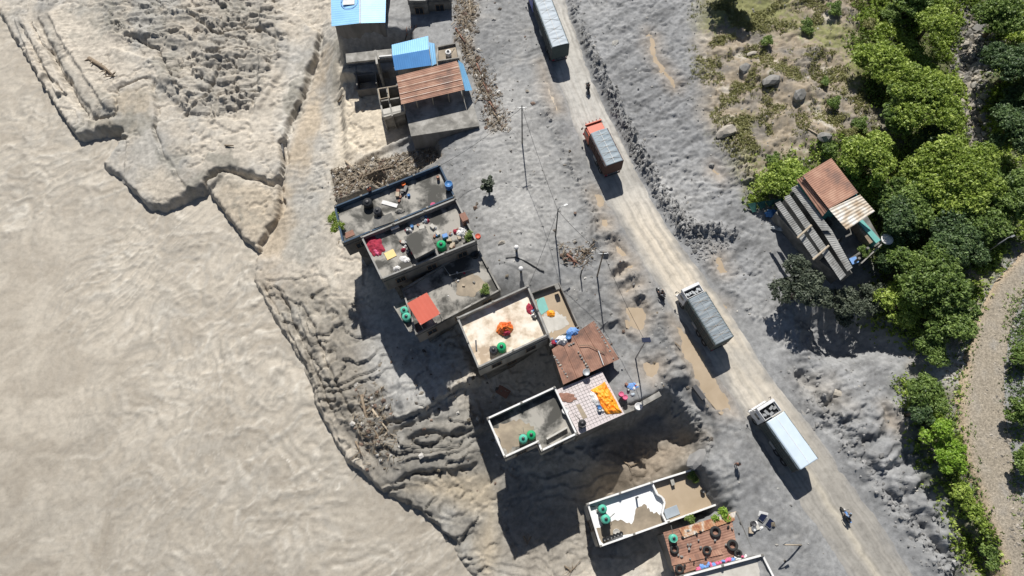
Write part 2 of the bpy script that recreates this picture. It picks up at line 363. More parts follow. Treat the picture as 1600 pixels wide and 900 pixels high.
m_pool = np.zeros(X.shape)
# ---- terraces and broken plates
PLATE = [(410, 10), (470, 30), (507, 65), (500, 92), (478, 140), (460, 180), (442, 228), (447, 252), (436, 288), (412, 288), (385, 272), (352, 268), (322, 296), (297, 300), (270, 272), (246, 232), (248, 192), (280, 187), (390, 186), (405, 150)]
Z += .75*mask(PLATE, -6, .35)
BLOB = [(205, 132), (232, 128), (247, 150), (250, 186), (240, 205), (256, 245), (290, 290), (318, 300), (300, 318), (262, 330), (228, 322), (192, 278), (196, 240), (203, 212), (140, 216), (150, 194), (165, 170)]
Z += .6*mask(BLOB, -6.2, .35)
for pl, h in (([(22, 30), (34, 24), (72, 112), (60, 128)], .6), ([(40, 40), (56, 34), (105, 146), (93, 154)], .85), ([(70, 140), (86, 136), (142, 190), (134, 222), (120, 222)], .55)): Z += h*mask(pl, -6.2, .2, True)
Z += .35*mask([(345, 276), (428, 292), (441, 322), (400, 395), (372, 362), (332, 322)], -6.6, .3)
scarp([(58, 20), (80, 70), (120, 140), (150, 185)], -6, .8, 4)
scarp([(165, 145), (190, 130), (235, 120), (300, 185)], -5.8, .4, 3)
scarp([(400, 180), (450, 100), (452, 40)], -5.8, .35, 3)
for pl_ in ([(190, 40), (250, 60), (300, 55), (350, 80), (420, 78)], [(170, 70), (230, 92), (262, 112), (330, 108), (400, 125)], [(260, 10), (330, 30), (400, 22), (440, 40)], [(270, 150), (310, 140), (350, 152), (395, 140)], [(300, 75), (335, 92), (372, 86)], [(240, 120), (285, 128), (320, 165)]):
    scarp(pl_[::-1], -5.8, .55, 1.8, .3)
scarp([(140, 215), (180, 205), (215, 212)], -6.2, -.5, 1.5, .3); scarp([(75, 20), (95, 60), (140, 130), (172, 180)], -6, .7, 1.6, .3)
scarp([(400, 60), (430, 110), (440, 170), (425, 230)], -6, -.25, 2, .4)
scarp([(545, 430), (560, 500), (600, 560), (620, 630)], -5.3, -.4, 2.5, .6); scarp([(600, 600), (640, 612), (680, 600), (720, 606)], -5.5, .3, 1.5, .3)
scarp([(630, 690), (665, 672), (700, 684), (728, 668), (760, 676)], -6, .5, 1.5, .3); scarp([(650, 720), (690, 712), (720, 722), (760, 704)], -6.1, .45, 1.4, .3)
CH = [(515, 60), (530, 90), (505, 180), (480, 280), (465, 340), (440, 400), (402, 400), (430, 330), (448, 250), (462, 180), (500, 95)]
m_ch = mask(CH, -6.3, .8); Z -= .35*m_ch
Z += m_ch*.045*np.sin(WY*6+5*fbm(X*.3, Y*.3, 3, 3))*sstep(.6+2*pn(X*.15, Y*.15, 4))
def level(poly, z, w_=.4):
    global Z
    m = mask(poly, z, w_); Z = Z*(1-m)+m*float(zz(z))
level([(524, 40), (650, 30), (650, 84), (600, 92), (541, 98), (526, 92)], -1.0)
level([(528, 100), (543, 99), (612, 92), (650, 90), (650, 222), (600, 236), (540, 240)], -4.6, .8)
# river bank strips and lobes
scarp([(398, 430), (440, 500), (468, 560), (500, 620), (530, 690), (575, 740)][::-1], -6.3, .5, 1.6)
scarp([(430, 440), (462, 500), (490, 548), (520, 610), (540, 660), (590, 720)][::-1], -6, -.55, 1.3)
scarp([(470, 440), (490, 500), (520, 560), (548, 620), (590, 680), (612, 720)][::-1], -6, .45, 2)
scarp([(620, 662), (655, 655), (690, 628), (720, 612), (760, 590)], -5.6, 1.5, 6, .5)
scarp([(612, 700), (640, 704), (668, 692), (700, 700), (745, 678), (790, 660)], -6, .5, 2)
scarp([(640, 672), (700, 676), (760, 650)], -5.9, .4, 1.4)
scarp([(600, 768), (628, 758), (645, 738), (700, 734), (750, 722)], -6.2, .75, 3, .3)
scarp([(612, 776), (640, 795), (672, 800), (690, 830), (716, 850), (735, 830), (752, 796)], -6.4, .8, 2.8, .3)
scarp([(716, 850), (735, 875), (740, 905)], -6.5, .4, 2)
scarp([(640, 640), (690, 655), (740, 640)], -5.8, .3, 1.2)
# northern house ledge, debris shelf, southern cliff
scarp([(512, 92), (545, 98), (600, 93), (640, 86)], -2, 1.8, 5, .3)
scarp([(518, 318), (512, 268), (560, 245), (640, 226), (690, 232)][::-1], -4, -1.0, 4, .5)
CLIFF = [(903, 680), (960, 652), (1000, 634), (1036, 616), (1070, 640), (1095, 690), (1060, 712), (1094, 728), (1125, 790), (1150, 800), (1190, 900), (1300, 1000), (1320, 300), (700, 250), (745, 376), (782, 452), (861, 560), (881, 600)]
mc = mask(CLIFF, 0, .9)
BASIN = [(905, 684), (960, 658), (1002, 641), (1034, 624), (1060, 645), (1080, 690), (1048, 706), (1020, 740), (1112, 735), (1130, 800), (1030, 830), (1050, 1000), (780, 1000), (760, 700), (860, 690)]
mb = mask(BASIN, -2.4, 1.0)
Z = np.where(mb > 0, Z*(1-mb)+np.minimum(Z, -6.4+.25*fbm(X*.3, Y*.3, 3, 44))*mb, Z)
tz = mask([(1036, 590), (1120, 610), (1140, 700), (1100, 728), (1126, 792), (1180, 800), (1190, 960), (1300, 960), (1200, 700), (1100, 560), (960, 560), (985, 600)], 0, 1.4)
Z = Z*(1-tz)+np.maximum(Z, -.15)*tz
ridge([(1045, 628), (1085, 645), (1108, 690), (1122, 700)], 0, 1.3, 1.0, .4)
ridge([(1060, 708), (1090, 712), (1118, 705)], -.3, .9, 1.2, .4)
scarp([(1078, 590), (1095, 622), (1112, 650), (1124, 690)], 0, .5, .8, .2)
bump_at(1085, 722, -.5, 1.6, 1.0); bump_at(985, 745, -5.2, 1.5, .7); bump_at(1000, 715, -5, 1.1, .5)
# windrow of clods beside the road, gully edges in the eastern mud
ridge([(872, -30), (893, 20), (912, 65), (935, 115), (958, 160), (985, 215), (1012, 268), (1045, 322), (1075, 358), (1100, 366)], .3, 1.1, 1.05, .55, 1.5)
ridge([(1085, 362), (1110, 356), (1140, 366), (1150, 378)], .3, 1.2, .9, .5)
ridge([(1100, 400), (1120, 430), (1160, 470), (1190, 510)], .2, .35, .7)
ridge([(1262, 600), (1300, 650), (1335, 700), (1370, 750), (1410, 800), (1450, 850), (1500, 905)], .2, .9, 1.0, .45)
scarp([(1300, 630), (1340, 700), (1380, 755), (1425, 800), (1465, 850), (1500, 900)], .2, .8, 6, .8)
scarp([(1200, 555), (1240, 600), (1290, 662), (1345, 735), (1400, 810), (1460, 900)], .1, .35, 1.5, .5)
for a, b in (((1330, 640), (1400, 600)), ((1360, 690), (1440, 655)), ((1390, 735), (1460, 690)), ((1420, 770), (1480, 730)), ((1440, 810), (1490, 770)), ((1470, 850), (1510, 810)), ((1355, 660), (1420, 640))):
    scarp([a, ((a[0]+b[0])/2+6, (a[1]+b[1])/2-8), b], .5, .35, 1.4, .3)
ridge([(1120, 190), (1150, 235), (1175, 290)], 1, .7, 1.5, .7)
for p in ((1205, 122, 2.0, 1.2), (1245, 150, 1.6, 1.2), (1280, 215, 1.8, 1.3), (1165, 105, 1.2, .8), (1215, 190, 1.2, .7), (1270, 90, 2, .8)): bump_at(p[0], p[1], 1.5, p[2], p[3])
# bulldozed ribs west of the road
ribs = [((940, 352), (968, 376)), ((935, 362), (980, 392)), ((945, 430), (985, 408)), ((955, 445), (1000, 424)), ((965, 462), (1008, 440)), ((985, 470), (1012, 458)), ((940, 510), (975, 500)),
        ((1028, 578), (1068, 556)), ((1032, 590), (1076, 566)), ((1036, 600), (1080, 582)), ((925, 330), (930, 390)), ((1045, 600), (1085, 590)), ((930, 395), (960, 402)), ((905, 508), (940, 520))]
for a, b in ribs: ridge([a, ((a[0]+b[0])/2, (a[1]+b[1])/2-2), b], 0, .75, .42, .2)
for a, b in (((1120, 740), (1150, 720)), ((1122, 752), (1156, 735)), ((1126, 764), (1160, 750)), ((1130, 776), (1158, 768))): ridge([a, b], 0, .4, .45, .3)
ridge([(880, 60), (900, 0)], 0, .3, .5)
for k_ in range(9): ridge([(770+k_*9, 110+k_*18), (790+k_*9, 190+k_*20), (815+k_*8, 280+k_*16)], .1, .10, .35, .6)
ridge([(840, 150), (872, 215), (905, 290), (925, 330), (960, 395), (1010, 480), (1060, 560)], 0, .35, .6, .7)
# ---- noise relief
n_fine = fbm(X*1.1, Y*1.1, 5, 31, .6); n_mid = fbm(X*.35, Y*.35, 4, 41); rg = ridg(X*.28+.5*n_mid, Y*.28, 5, 51, .55)
terr = fbm(X*.16, Y*.16, 4, 61)*6; tf = terr-np.floor(terr); stepn = np.floor(terr)+sstep((tf-.45)/.07)
reg = sstep(fbm(X*.05, Y*.05, 3, 171)*2.4+.5); terr2 = (fbm(X*.055+.12*n_mid, Y*.085+.12*fbm(X*.2, Y*.2, 3, 174), 3, 173, .42)+.008*n_fine)*8; tf2 = terr2-np.floor(terr2); stepd = np.floor(terr2)+sstep((tf2-.47)/.05)-terr2
flowx = X*.9+Y*.45; flowy = -X*.45+Y*.9        # across and along the mud flow
wr = ridg(flowx*.30+.6*n_mid, flowy*.75+.8*n_mid, 4, 71, .55)
Z += low*(1-m_riv)*((.012+.05*reg)*n_fine+.14*n_mid)+low*(1-m_riv)*(1-m_ch)*(1-m_rough)*(.05+.17*sstep((34-Y)/10))*stepd
rgh = fbm(X*.22+n_mid, Y*.3, 5, 81, .62); Z += m_rough*(1.0*np.abs(rgh)+.35*sstep((rgh-.05)/.06)+.12*n_fine)
Z += m_rough*.45*stepd
amp_e = m_east*(1-m_road)
lowe = mask([(1250, 600), (1420, 560), (1560, 940), (1460, 960)], .2, 4); wr2 = ridg(flowx*.10+.5*n_mid, flowy*.22+.5*n_mid, 4, 73, .5)
Z += amp_e*((.06+.13*reg)*(1-.4*lowe)*wr+(.04+.08*reg)*n_fine+.10*(stepn-terr)+(.10+.22*lowe)*stepd)+lowe*(1-m_road)*(.30*wr2+.25*sstep((wr2-.2)/.10))
Z += m_west*(1-m_road)*((.03+.06*reg)*n_fine+(.03+.07*reg)*ridg(X*1.0, Y*1.0, 4, 91, .6)+.12*stepd+.03*(stepn-terr))
nearroad = mask([(895, 230), (950, 300), (1000, 390), (1050, 480), (1110, 590), (1160, 680), (1100, 640), (1030, 600), (960, 540), (925, 470), (915, 390), (885, 290)], 0, 2)
Z += nearroad*(1-m_road)*(.22*ridg(X*.5+n_mid, Y*.5, 4, 93, .6)+.12*n_fine)
Z += m_hill*(.40*ridg(X*.45, Y*.45, 5, 97, .62)+.30*sstep((fbm(X*.3, Y*.3, 4, 98)-.1)/.08)+.15*n_fine)
Z += (m_veg*.25+m_str*.0)*n_mid+m_str*(-1.0+.5*np.abs(n_fine))
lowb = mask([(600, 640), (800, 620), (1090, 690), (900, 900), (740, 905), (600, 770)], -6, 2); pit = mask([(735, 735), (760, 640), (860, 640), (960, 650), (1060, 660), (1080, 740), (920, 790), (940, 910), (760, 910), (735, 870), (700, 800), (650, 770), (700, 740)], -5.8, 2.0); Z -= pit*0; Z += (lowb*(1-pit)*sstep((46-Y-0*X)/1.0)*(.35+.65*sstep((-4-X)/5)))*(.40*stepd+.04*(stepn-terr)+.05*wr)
bankr = mask([(398, 430), (470, 430), (560, 480), (640, 690), (600, 770), (498, 640)], -6.2, 1.5)
fx = X*.86+Y*.5; fy = -X*.5+Y*.86
Z += bankr*(.32*ridg(fx*.8+.6*n_mid, fy*.13, 5, 101, .55)+.40*stepd)
# narrow open cracks and undercut edges in the drying mud
def trench(pts, z, h=1.1, wd=.30):
    global Z
    pl = P2(pts, z); ix = bbmask(X, Y, pl, 3); d, t, L = polyline(WX[ix], WY[ix], pl)
    wv = wd*(.55+.9*np.clip(.5+fbm(X[ix]*.5, Y[ix]*.5, 2, 181)*1.6, 0, 1.4)); Z[ix] -= h*np.exp(-(d/wv)**2)*sstep(np.minimum(t, 1-t)*L/1.0)
for pl_ in ([(507, 60), (500, 92), (478, 140), (460, 180), (442, 228), (447, 252), (436, 288), (441, 322), (420, 360), (400, 398)], [(163, 262), (190, 290), (228, 329), (262, 336), (295, 314), (318, 302), (325, 280), (345, 268), (385, 273), (432, 291)], [(325, 302), (345, 332), (372, 368), (402, 399)],
            [(205, 214), (170, 219), (126, 222)], [(125, 224), (90, 178), (58, 130), (20, 58)]): trench(pl_, -6.3, 1.5, .38)
for pl_ in ([(240, 130), (250, 178), (242, 206), (262, 255), (295, 299)], [(30, 35), (60, 95), (72, 118), (105, 150)], [(48, 35), (95, 112), (140, 188)], [(145, 190), (182, 182), (190, 140), (236, 125)], [(200, 60), (250, 82), (262, 110), (290, 150)], [(300, 30), (345, 60), (400, 48), (440, 70)], [(290, 185), (330, 150), (350, 100)],
            [(405, 440), (440, 500), (470, 560), (500, 630), (535, 700)], [(432, 452), (470, 530), (500, 600), (520, 650)], [(470, 470), (510, 560), (545, 640), (580, 700)], [(540, 720), (600, 768), (642, 742), (700, 735)], [(612, 776), (650, 796), (690, 832), (716, 852)], [(716, 852), (740, 815), (752, 798)],
            [(610, 662), (655, 655), (692, 628), (735, 605)], [(640, 690), (672, 700), (700, 684), (740, 678)]): trench(pl_, -6.2, .7, .22)
level([(512, 264), (600, 244), (682, 226), (690, 252), (600, 288), (524, 316)], -2.7, .35)
Z -= 1.3*mask([(572, 276), (598, 270), (604, 286), (588, 292)], -2.7, .5)
# deep hollow below the farmhouse and the undercut edge of the eastern mud
hol = mask([(1262, 500), (1300, 486), (1368, 492), (1385, 540), (1350, 566), (1300, 560), (1270, 535)], -.5, 2.2); Z = Z-hol*2.6
for a_, b_ in (((1285, 640), (1310, 600)), ((1312, 668), (1350, 628)), ((1345, 705), (1385, 662)), ((1372, 742), (1420, 700)), ((1405, 786), (1450, 742)), ((1438, 828), (1478, 790)), ((1462, 865), (1500, 835))): trench([a_, ((a_[0]+b_[0])/2+7, (a_[1]+b_[1])/2+3), b_], .2, .6, .5)
trench([(1245, 575), (1290, 640), (1335, 700), (1385, 765), (1430, 812), (1475, 868), (1510, 915)], .2, 1.3, 1.0)
for k_ in range(3): trench([(940+k_*26, 470+k_*40), (975+k_*26, 505+k_*40), (985+k_*30, 560+k_*30)], 0, .25, .3)
# flatten road, gravel track
crk = ridg(X*.14+.7*n_mid, Y*.16+.7*fbm(X*.3+9, Y*.3, 4, 42), 3, 151, .5); crk2 = ridg(X*.45+.4*n_mid, Y*.5, 3, 157, .5)
cl = sstep((crk-.62)/.12); cl2 = sstep((crk2-.60)/.15)
Z -= low*(1-m_riv)*(1-m_ch)*(.22*cl*(fbm(X*.1, Y*.1, 2, 158) > -.05)+.05*cl2)
Z -= (m_east+m_west*.35)*(1-m_road)*(.20*cl+.10*cl2)
Z += (1-m_riv)*low*.05*reg*ridg(X*.9, Y*.6, 4, 159, .6)
zr_ = np.zeros(X.shape); Z = Z*(1-m_road)+m_road*(-.05+.02*n_fine)
Z = Z*(1-m_grav*.7)+m_grav*.7*2.4
# puddle hollows: (polygon, water z)
PUD = [([(1050, 500), (1066, 512), (1102, 560), (1121, 600), (1150, 645), (1122, 640), (1092, 604), (1068, 560)], -.05), ([(958, 376), (975, 382), (985, 400), (972, 408), (958, 396)], -.08),
       ([(975, 418), (992, 408), (996, 420), (968, 434), (960, 430)], -.08), ([(972, 448), (1002, 436), (1006, 446), (978, 462), (968, 458)], -.08), ([(925, 300), (942, 308), (948, 325), (934, 330)], -.08),
       ([(845, 100), (858, 130), (875, 175), (868, 178), (852, 140)], 0), ([(1012, 50), (1022, 60), (1028, 90), (1060, 130), (1055, 142), (1030, 110), (1012, 80)], .3), ([(1112, 258), (1130, 275), (1126, 282), (1110, 270)], .4),
       ([(1115, 395), (1130, 400), (1136, 425), (1122, 425)], .1), ([(940, 340), (958, 345), (950, 362), (936, 358)], -.06), ([(1380, 640), (1395, 650), (1400, 672), (1386, 668)], .2), ([(1500, 830), (1530, 870), (1538, 905), (1520, 890), (1502, 850)], -.5),
       ([(975, 480), (1005, 472), (1015, 490), (1000, 520), (980, 510)], -.06), ([(1120, 470), (1135, 480), (1130, 492), (1118, 486)], 0), ([(1000, 572), (1030, 560), (1040, 575), (1020, 600), (1005, 590)], -.1),
       ([(1100, 0-10), (1010, -10), (1002, 20), (994, 10), (996, -20)], .5)]
m_pud = np.zeros(X.shape)
for pl, wz in PUD[:-1]:
    m = mask(pl, wz, .8); k = m > 0; Z[k] = Z[k]*(1-m[k])+m[k]*(wz-.10+.05*n_fine[k]); m_pud = np.maximum(m_pud, mask(pl, wz, 2.2))
# river bed
Z = np.where(m_riv > 0, Z*(1-m_riv)+m_riv*(-12.2), np.maximum(Z, np.where(X < 5, WATER+.25, -10.6)))
Z = np.where(m_riv > 0, Z, Z)
far = (np.abs(X) > 90) | (Y > 100) | (Y < -14)
Z = np.where(far & (X < -60), np.minimum(Z, -12), Z)
ZG = Z.reshape(GX.shape)
def gz(x, y):
    i = int(np.clip(np.searchsorted(ax, x)-1, 0, len(ax)-2)); j = int(np.clip(np.searchsorted(ay, y)-1, 0, len(ay)-2))
    u = (x-ax[i])/(ax[i+1]-ax[i]); v = (y-ay[j])/(ay[j+1]-ay[j])
    return float((ZG[j, i]*(1-u)+ZG[j, i+1]*u)*(1-v)+(ZG[j+1, i]*(1-u)+ZG[j+1, i+1]*u)*v)
def G(px, py, z=0.0):                         # ground point seen at an image point
    for _ in range(8):
        p = U(px, py, z); z = .5*z+.5*gz(p.x, p.y)
    p = U(px, py, z); p.z = gz(p.x, p.y); return p
# ---- albedo
def mixc(C, c, m): return C*(1-m[:, None])+np.array(c)[None, :]*m[:, None]
nb = fbm(X*.06, Y*.06, 4, 111); nm = fbm(X*.25, Y*.25, 5, 121, .6); nf = fbm(X*1.6, Y*1.6, 4, 131, .6); ns = fbm(flowx*.12, flowy*.6, 4, 141, .6)
C = np.tile(np.array([.26, .262, .264]), (len(X), 1))
C = mixc(C, (.50, .452, .385), low)
C = mixc(C, (.235, .215, .185), bankr*sstep(nm*1.8+1.0)*.95)
C = mixc(C, (.215, .204, .184), lowb*.95)  # wet basin mud, darkened further to deepen the shadows lying on it
C = mixc(C, (.36, .335, .295), m_rough*sstep(nm*1.6+.75)*.95); C = mixc(C, (.20, .195, .185), m_rough*sstep(nf*1.6+nm*2-.25)*.7)
C = mixc(C, (.42, .35, .265), m_ch*.85)
for pl, c_, a_ in (([(160, 165), (205, 140), (240, 150), (240, 195), (200, 212), (150, 205)], (.40, .345, .27), .9), ([(345, 280), (425, 294), (436, 322), (400, 388), (372, 355), (334, 322)], (.43, .37, .29), .9), ([(198, 215), (245, 250), (290, 300), (255, 322), (228, 315), (196, 270)], (.45, .40, .33), .7),
    ([(75, 30), (105, 100), (150, 165), (190, 180), (165, 190), (125, 150), (90, 90), (62, 30)], (.27, .26, .235), .85), ([(60, 0), (95, 0), (75, 40), (50, 30)], (.2, .19, .175), .8), ([(255, 205), (300, 260), (330, 290), (296, 302), (262, 268), (240, 225)], (.30, .285, .26), .8),
    ([(440, 60), (500, 90), (478, 150), (450, 230), (430, 200), (450, 120)], (.54, .52, .48), .6), ([(455, 300), (500, 270), (520, 400), (470, 420), (440, 400)], (.33, .315, .285), .6), ([(400, 400), (440, 400), (450, 440), (420, 470), (396, 430)], (.36, .31, .25), .8)):
    C = mixc(C, c_, mask(pl, -6.2, 1.2)*a_*sstep(nm*1.2+1.0))
C = mixc(C, (.30, .295, .28), low*(1-m_riv)*sstep(nb*2.2+nm*1.2+.0)*.7); fl_ = fbm(X*.10+.5*n_mid, Y*.05, 5, 191, .6); C = mixc(C, (.235, .225, .195), low*(1-m_riv)*(1-m_ch)*sstep((Y-30)/8)*sstep(fl_*3.2-.1)*.75); C = mixc(C, (.58, .54, .47), low*(1-m_riv)*sstep(-fl_*3-.5)*.5)
C = mixc(C, (.56, .49, .39), mask([(525, 100), (640, 170), (640, 215), (520, 258)], -4.6, 2)*.9)
C = mixc(C, (.33, .33, .325), mask([(565, 490), (640, 470), (720, 560), (700, 640), (600, 650), (570, 560)], -5.3, 2.5)*.9)
C = mixc(C, (.27, .222, .172), mask([(950, 690), (1075, 690), (1040, 750), (940, 790), (900, 790)], -5.2, 2.0)*.9)
C = mixc(C, (.40, .34, .255), mask([(640, 760), (700, 738), (770, 742), (780, 860), (760, 905), (745, 860), (760, 800)], -6.2, 1.5)*.8)
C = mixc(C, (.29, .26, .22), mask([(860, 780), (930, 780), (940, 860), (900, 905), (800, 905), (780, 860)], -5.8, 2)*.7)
C = mixc(C, (.35, .32, .275), m_west*.3*sstep(nm*1.5+.1)); C = mixc(C, (.165, .167, .17), m_west*.75*sstep(ns*2.4-.05))
C = mixc(C, (.215, .213, .21), nearroad*.75*sstep(nm*1.6+.6))
C = mixc(C, (.265, .268, .274), m_east*.85); C = mixc(C, (.15, .152, .156), m_east*sstep(ns*2.6+.1)*.8)
C = mixc(C, (.40, .395, .385), m_east*sstep(nb*3-.3)*.5)
C = mixc(C, (.36, .355, .345), mask([(760, 120), (830, 130), (900, 300), (900, 400), (780, 430), (745, 300)], 0, 2.5)*.75)
C = mixc(C, (.33, .27, .195), m_hill*.95*sstep(.8+nm)); C = mixc(C, (.44, .41, .36), m_hill*sstep(nm*2.5-.2+nf)*.8); C = mixc(C, (.17, .15, .125), m_hill*sstep(-nm*3-.5+nf)*.8); C = mixc(C, (.19, .20, .075), m_hill*sstep(nb*4+nf*1.6+.15)*.85)
C = mixc(C, (.11, .12, .05), m_veg*.9)
C = mixc(C, (.33, .29, .24), m_str*.9)
C = mixc(C, (.27, .235, .19), mask([(510, 262), (682, 225), (692, 254), (522, 318)], -2.7, .8)*sstep(nm*2+1.2)*.95)
C = mixc(C, (.24, .20, .15), mask([(715, -20), (745, 0), (740, 80), (760, 130), (790, 200), (770, 210), (735, 100), (712, 60)], 0, 1)*.8*sstep(nm*2+.6))
C = mixc(C, (.24, .225, .20), mask([(550, 610), (600, 600), (625, 720), (590, 730)], -6, 1)*.7)
C = mixc(C, (.42, .36, .28), mask([(1240, 590), (1300, 590), (1330, 640), (1290, 640)], 0, 2)*.3)
C = mixc(C, (.42, .33, .235), m_pud*.65)
C = mixc(C, (.34, .33, .31), m_grav*.5)
shore = mask([(1520, 395), (1545, 400), (1515, 520), (1500, 640), (1490, 600), (1440, 570), (1460, 540), (1500, 520)], 2, 1.5); C = mixc(C, (.36, .30, .22), shore*.9)
ash = mask([(1440, 540), (1510, 540), (1530, 600), (1500, 610), (1450, 600)], 1, 1.5); C = mixc(C, (.45, .45, .45), ash*.7)
val = 1+.18*nb+.30*nm+.28*nf; C = C*np.clip(val, .55, 1.5)[:, None]
C = np.clip(C, .015, .85); Cc = np.concatenate([C, np.clip(1-.25*m_pud-.15*low, .3, 1)[:, None]], 1)
ny, nx = GX.shape; ii = np.arange(ny*nx).reshape(ny, nx)
F = np.stack([ii[:-1, :-1], ii[:-1, 1:], ii[1:, 1:], ii[1:, :-1]], -1).reshape(-1, 4)
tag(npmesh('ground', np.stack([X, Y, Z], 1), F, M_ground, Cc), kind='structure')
# ---- river surface
rx = axis(-90, 8, .24, 700); rx = rx[rx < 12]; ry = axis(-10, 92, .24, 700)
RX, RY = np.meshgrid(rx, ry); x = RX.ravel(); y = RY.ravel()
q = fbm(x*.09, y*.09, 4, 201); q2 = fbm(x*.09+40, y*.09-13, 4, 211)
wx = x+7*q; wy = y+7*q2
turb = sstep(fbm(x*.035, y*.035, 3, 221)*2.2+.55)             # rough and calm reaches
c1 = ridg(wx*.13+wy*.05, wy*.28-wx*.06, 5, 231, .6); c2 = ridg(wx*.5, wy*.5, 4, 241, .6)
bank_d, _, _ = polyline(x, y, P2([(120, 222), (163, 262), (228, 326), (325, 302), (400, 397), (396, 440), (450, 532), (498, 640), (598, 770), (690, 842), (738, 905)], WO))
near = np.exp(-(np.abs(bank_d)/16)**2)
upper = sstep((y-22)/30)
k = .10+.90*np.clip(turb*.6+near*.7*turb+.5*upper*near, 0, 1)
cr = np.maximum(c1-.55, 0)/.45
c3 = ridg(wx*.22+3*q, wy*.16, 4, 243, .6); cr3 = np.maximum(c3-.5, 0)/.5
z = WATER+k*(.06*c1+.05*c2+.20*cr**2+.20*cr3**2)+(.03+.09*k)*fbm(wx*.22+wy*.2, wy*.25-wx*.1, 4, 251)+.10*fbm(wx*.07, wy*.12, 3, 252)+.05*np.abs(fbm(wx*.8, wy*.5, 4, 253))
nn = fbm(wx*.1, wy*.16, 5, 261, .6)
sf = fbm(x*.022, y*.022, 3, 291)*20+x*.65-y*.25+2.2*fbm(x*.12, y*.12, 4, 292); st1 = ridg(sf*.75, (x*.3+y)*.10+q*1.5, 4, 293, .6); st2 = fbm(sf*2.4, (x*.3+y)*.22, 4, 294, .6)
z = z+k*(.16*np.maximum(st1, 0)**2+.08*st2)+.03*st2+.05*np.maximum(st1, 0)**3
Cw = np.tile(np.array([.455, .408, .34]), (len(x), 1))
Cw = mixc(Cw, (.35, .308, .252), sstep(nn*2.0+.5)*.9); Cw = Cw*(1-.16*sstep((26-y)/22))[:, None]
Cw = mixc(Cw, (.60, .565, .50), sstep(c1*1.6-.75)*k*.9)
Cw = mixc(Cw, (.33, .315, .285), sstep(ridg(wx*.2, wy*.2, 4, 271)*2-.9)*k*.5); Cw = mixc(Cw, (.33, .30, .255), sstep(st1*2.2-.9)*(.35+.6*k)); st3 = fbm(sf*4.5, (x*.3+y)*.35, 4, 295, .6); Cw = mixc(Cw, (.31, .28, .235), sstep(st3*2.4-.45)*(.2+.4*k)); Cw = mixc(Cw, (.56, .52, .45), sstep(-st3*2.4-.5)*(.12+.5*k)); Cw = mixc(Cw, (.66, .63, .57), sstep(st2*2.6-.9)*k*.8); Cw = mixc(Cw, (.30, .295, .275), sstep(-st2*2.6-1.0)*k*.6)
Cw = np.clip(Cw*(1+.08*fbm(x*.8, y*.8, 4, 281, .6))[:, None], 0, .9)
Cw = np.concatenate([Cw, np.full((len(x), 1), .85)], 1)
my, mx_ = RX.shape; ii = np.arange(my*mx_).reshape(my, mx_)
F = np.stack([ii[:-1, :-1], ii[:-1, 1:], ii[1:, 1:], ii[1:, :-1]], -1).reshape(-1, 4)
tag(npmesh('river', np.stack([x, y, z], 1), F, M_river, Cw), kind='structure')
# ---- road and gravel track sheets
def strip(name, left, right, z0, m, colfn, nu, crown=.0, under=.25):
    Lp = P2(left, z0); Rp = P2(right, z0)
    def res(pl, n):
        pl = np.array(pl); s = np.r_[0, np.cumsum(np.hypot(*(pl[1:]-pl[:-1]).T))]; t = np.linspace(0, s[-1], n)
        return np.stack([np.interp(t, s, pl[:, 0]), np.interp(t, s, pl[:, 1])], 1), s[-1]
    _, L = res(Lp, 2); n = int(L/.22); a, _ = res(Lp, n); b, _ = res(Rp, n)
    for q_ in (a, b):                         # smooth and then roughen each edge
        for _ in range(40): q_[1:-1] = (q_[:-2]+q_[1:-1]*2+q_[2:])/4
    t = np.linspace(0, 1, nu)
    s = np.arange(n)*.22
    ja = .45*fbm(s*.5, s*0+1.5, 4, 301); jb = .45*fbm(s*.5, s*0+7.5, 4, 302)
    wv = np.linalg.norm(b-a, axis=1); tt = (ja/wv)[:, None]*(1-t)[None]+(1-(jb/wv))[:, None]*t[None]
    V = a[:, None, :]*(1-tt[..., None])+b[:, None, :]*tt[..., None]
    x = V[..., 0].ravel(); y = V[..., 1].ravel(); tl = np.tile(t, n); sl = np.repeat(s, nu)
    edge = sstep(np.minimum(tl, 1-tl)*wv.mean()/.9)
    return x, y, tl, sl, edge, n
def finish(name, x, y, z, n, nu, m, C):
    ii = np.arange(n*nu).reshape(n, nu); F = np.stack([ii[:-1, :-1], ii[:-1, 1:], ii[1:, 1:], ii[1:, :-1]], -1).reshape(-1, 4)
    o = npmesh(name, np.stack([x, y, z], 1), F, m, C); return tag(o, kind='structure')
LE = [(812, -60), (827, 0), (868, 128), (905, 232), (948, 322), (990, 395), (1042, 480), (1070, 515), (1104, 560), (1124, 600), (1152, 645), (1236, 780), (1322, 905), (1360, 960)]
RE = [(868, -60), (886, 0), (930, 122), (975, 218), (1020, 308), (1065, 378), (1130, 465), (1200, 575), (1262, 652), (1345, 765), (1440, 905), (1480, 960)]
x, y, t, s, e, n = strip('road', LE, RE, 0, M_road, None, 56)
tr = np.zeros(x.shape)
wob = .03*fbm(s*.05, s*0+3, 3, 311)
for c_, wd in ((.22, .03), (.40, .035), (.58, .03), (.77, .035), (.12, .02), (.88, .02)): tr += np.exp(-((t-c_-wob*(1+c_))/wd)**2)*(.4+.6*sstep(fbm(s*.12+c_*9, s*0, 3, 312)+.6))
nz = fbm(x*.3, y*.3, 5, 321, .6); streak = fbm(t*26, s*.05, 4, 331, .6)
z = -.06+e*.10-.035*tr*e+.02*nz+.014*streak
C = np.tile(np.array([.475, .458, .425]), (len(x), 1))
lowr = sstep((s-s.max()*.60)/(s.max()*.30)); C = mixc(C, (.27, .255, .23), lowr*.9)
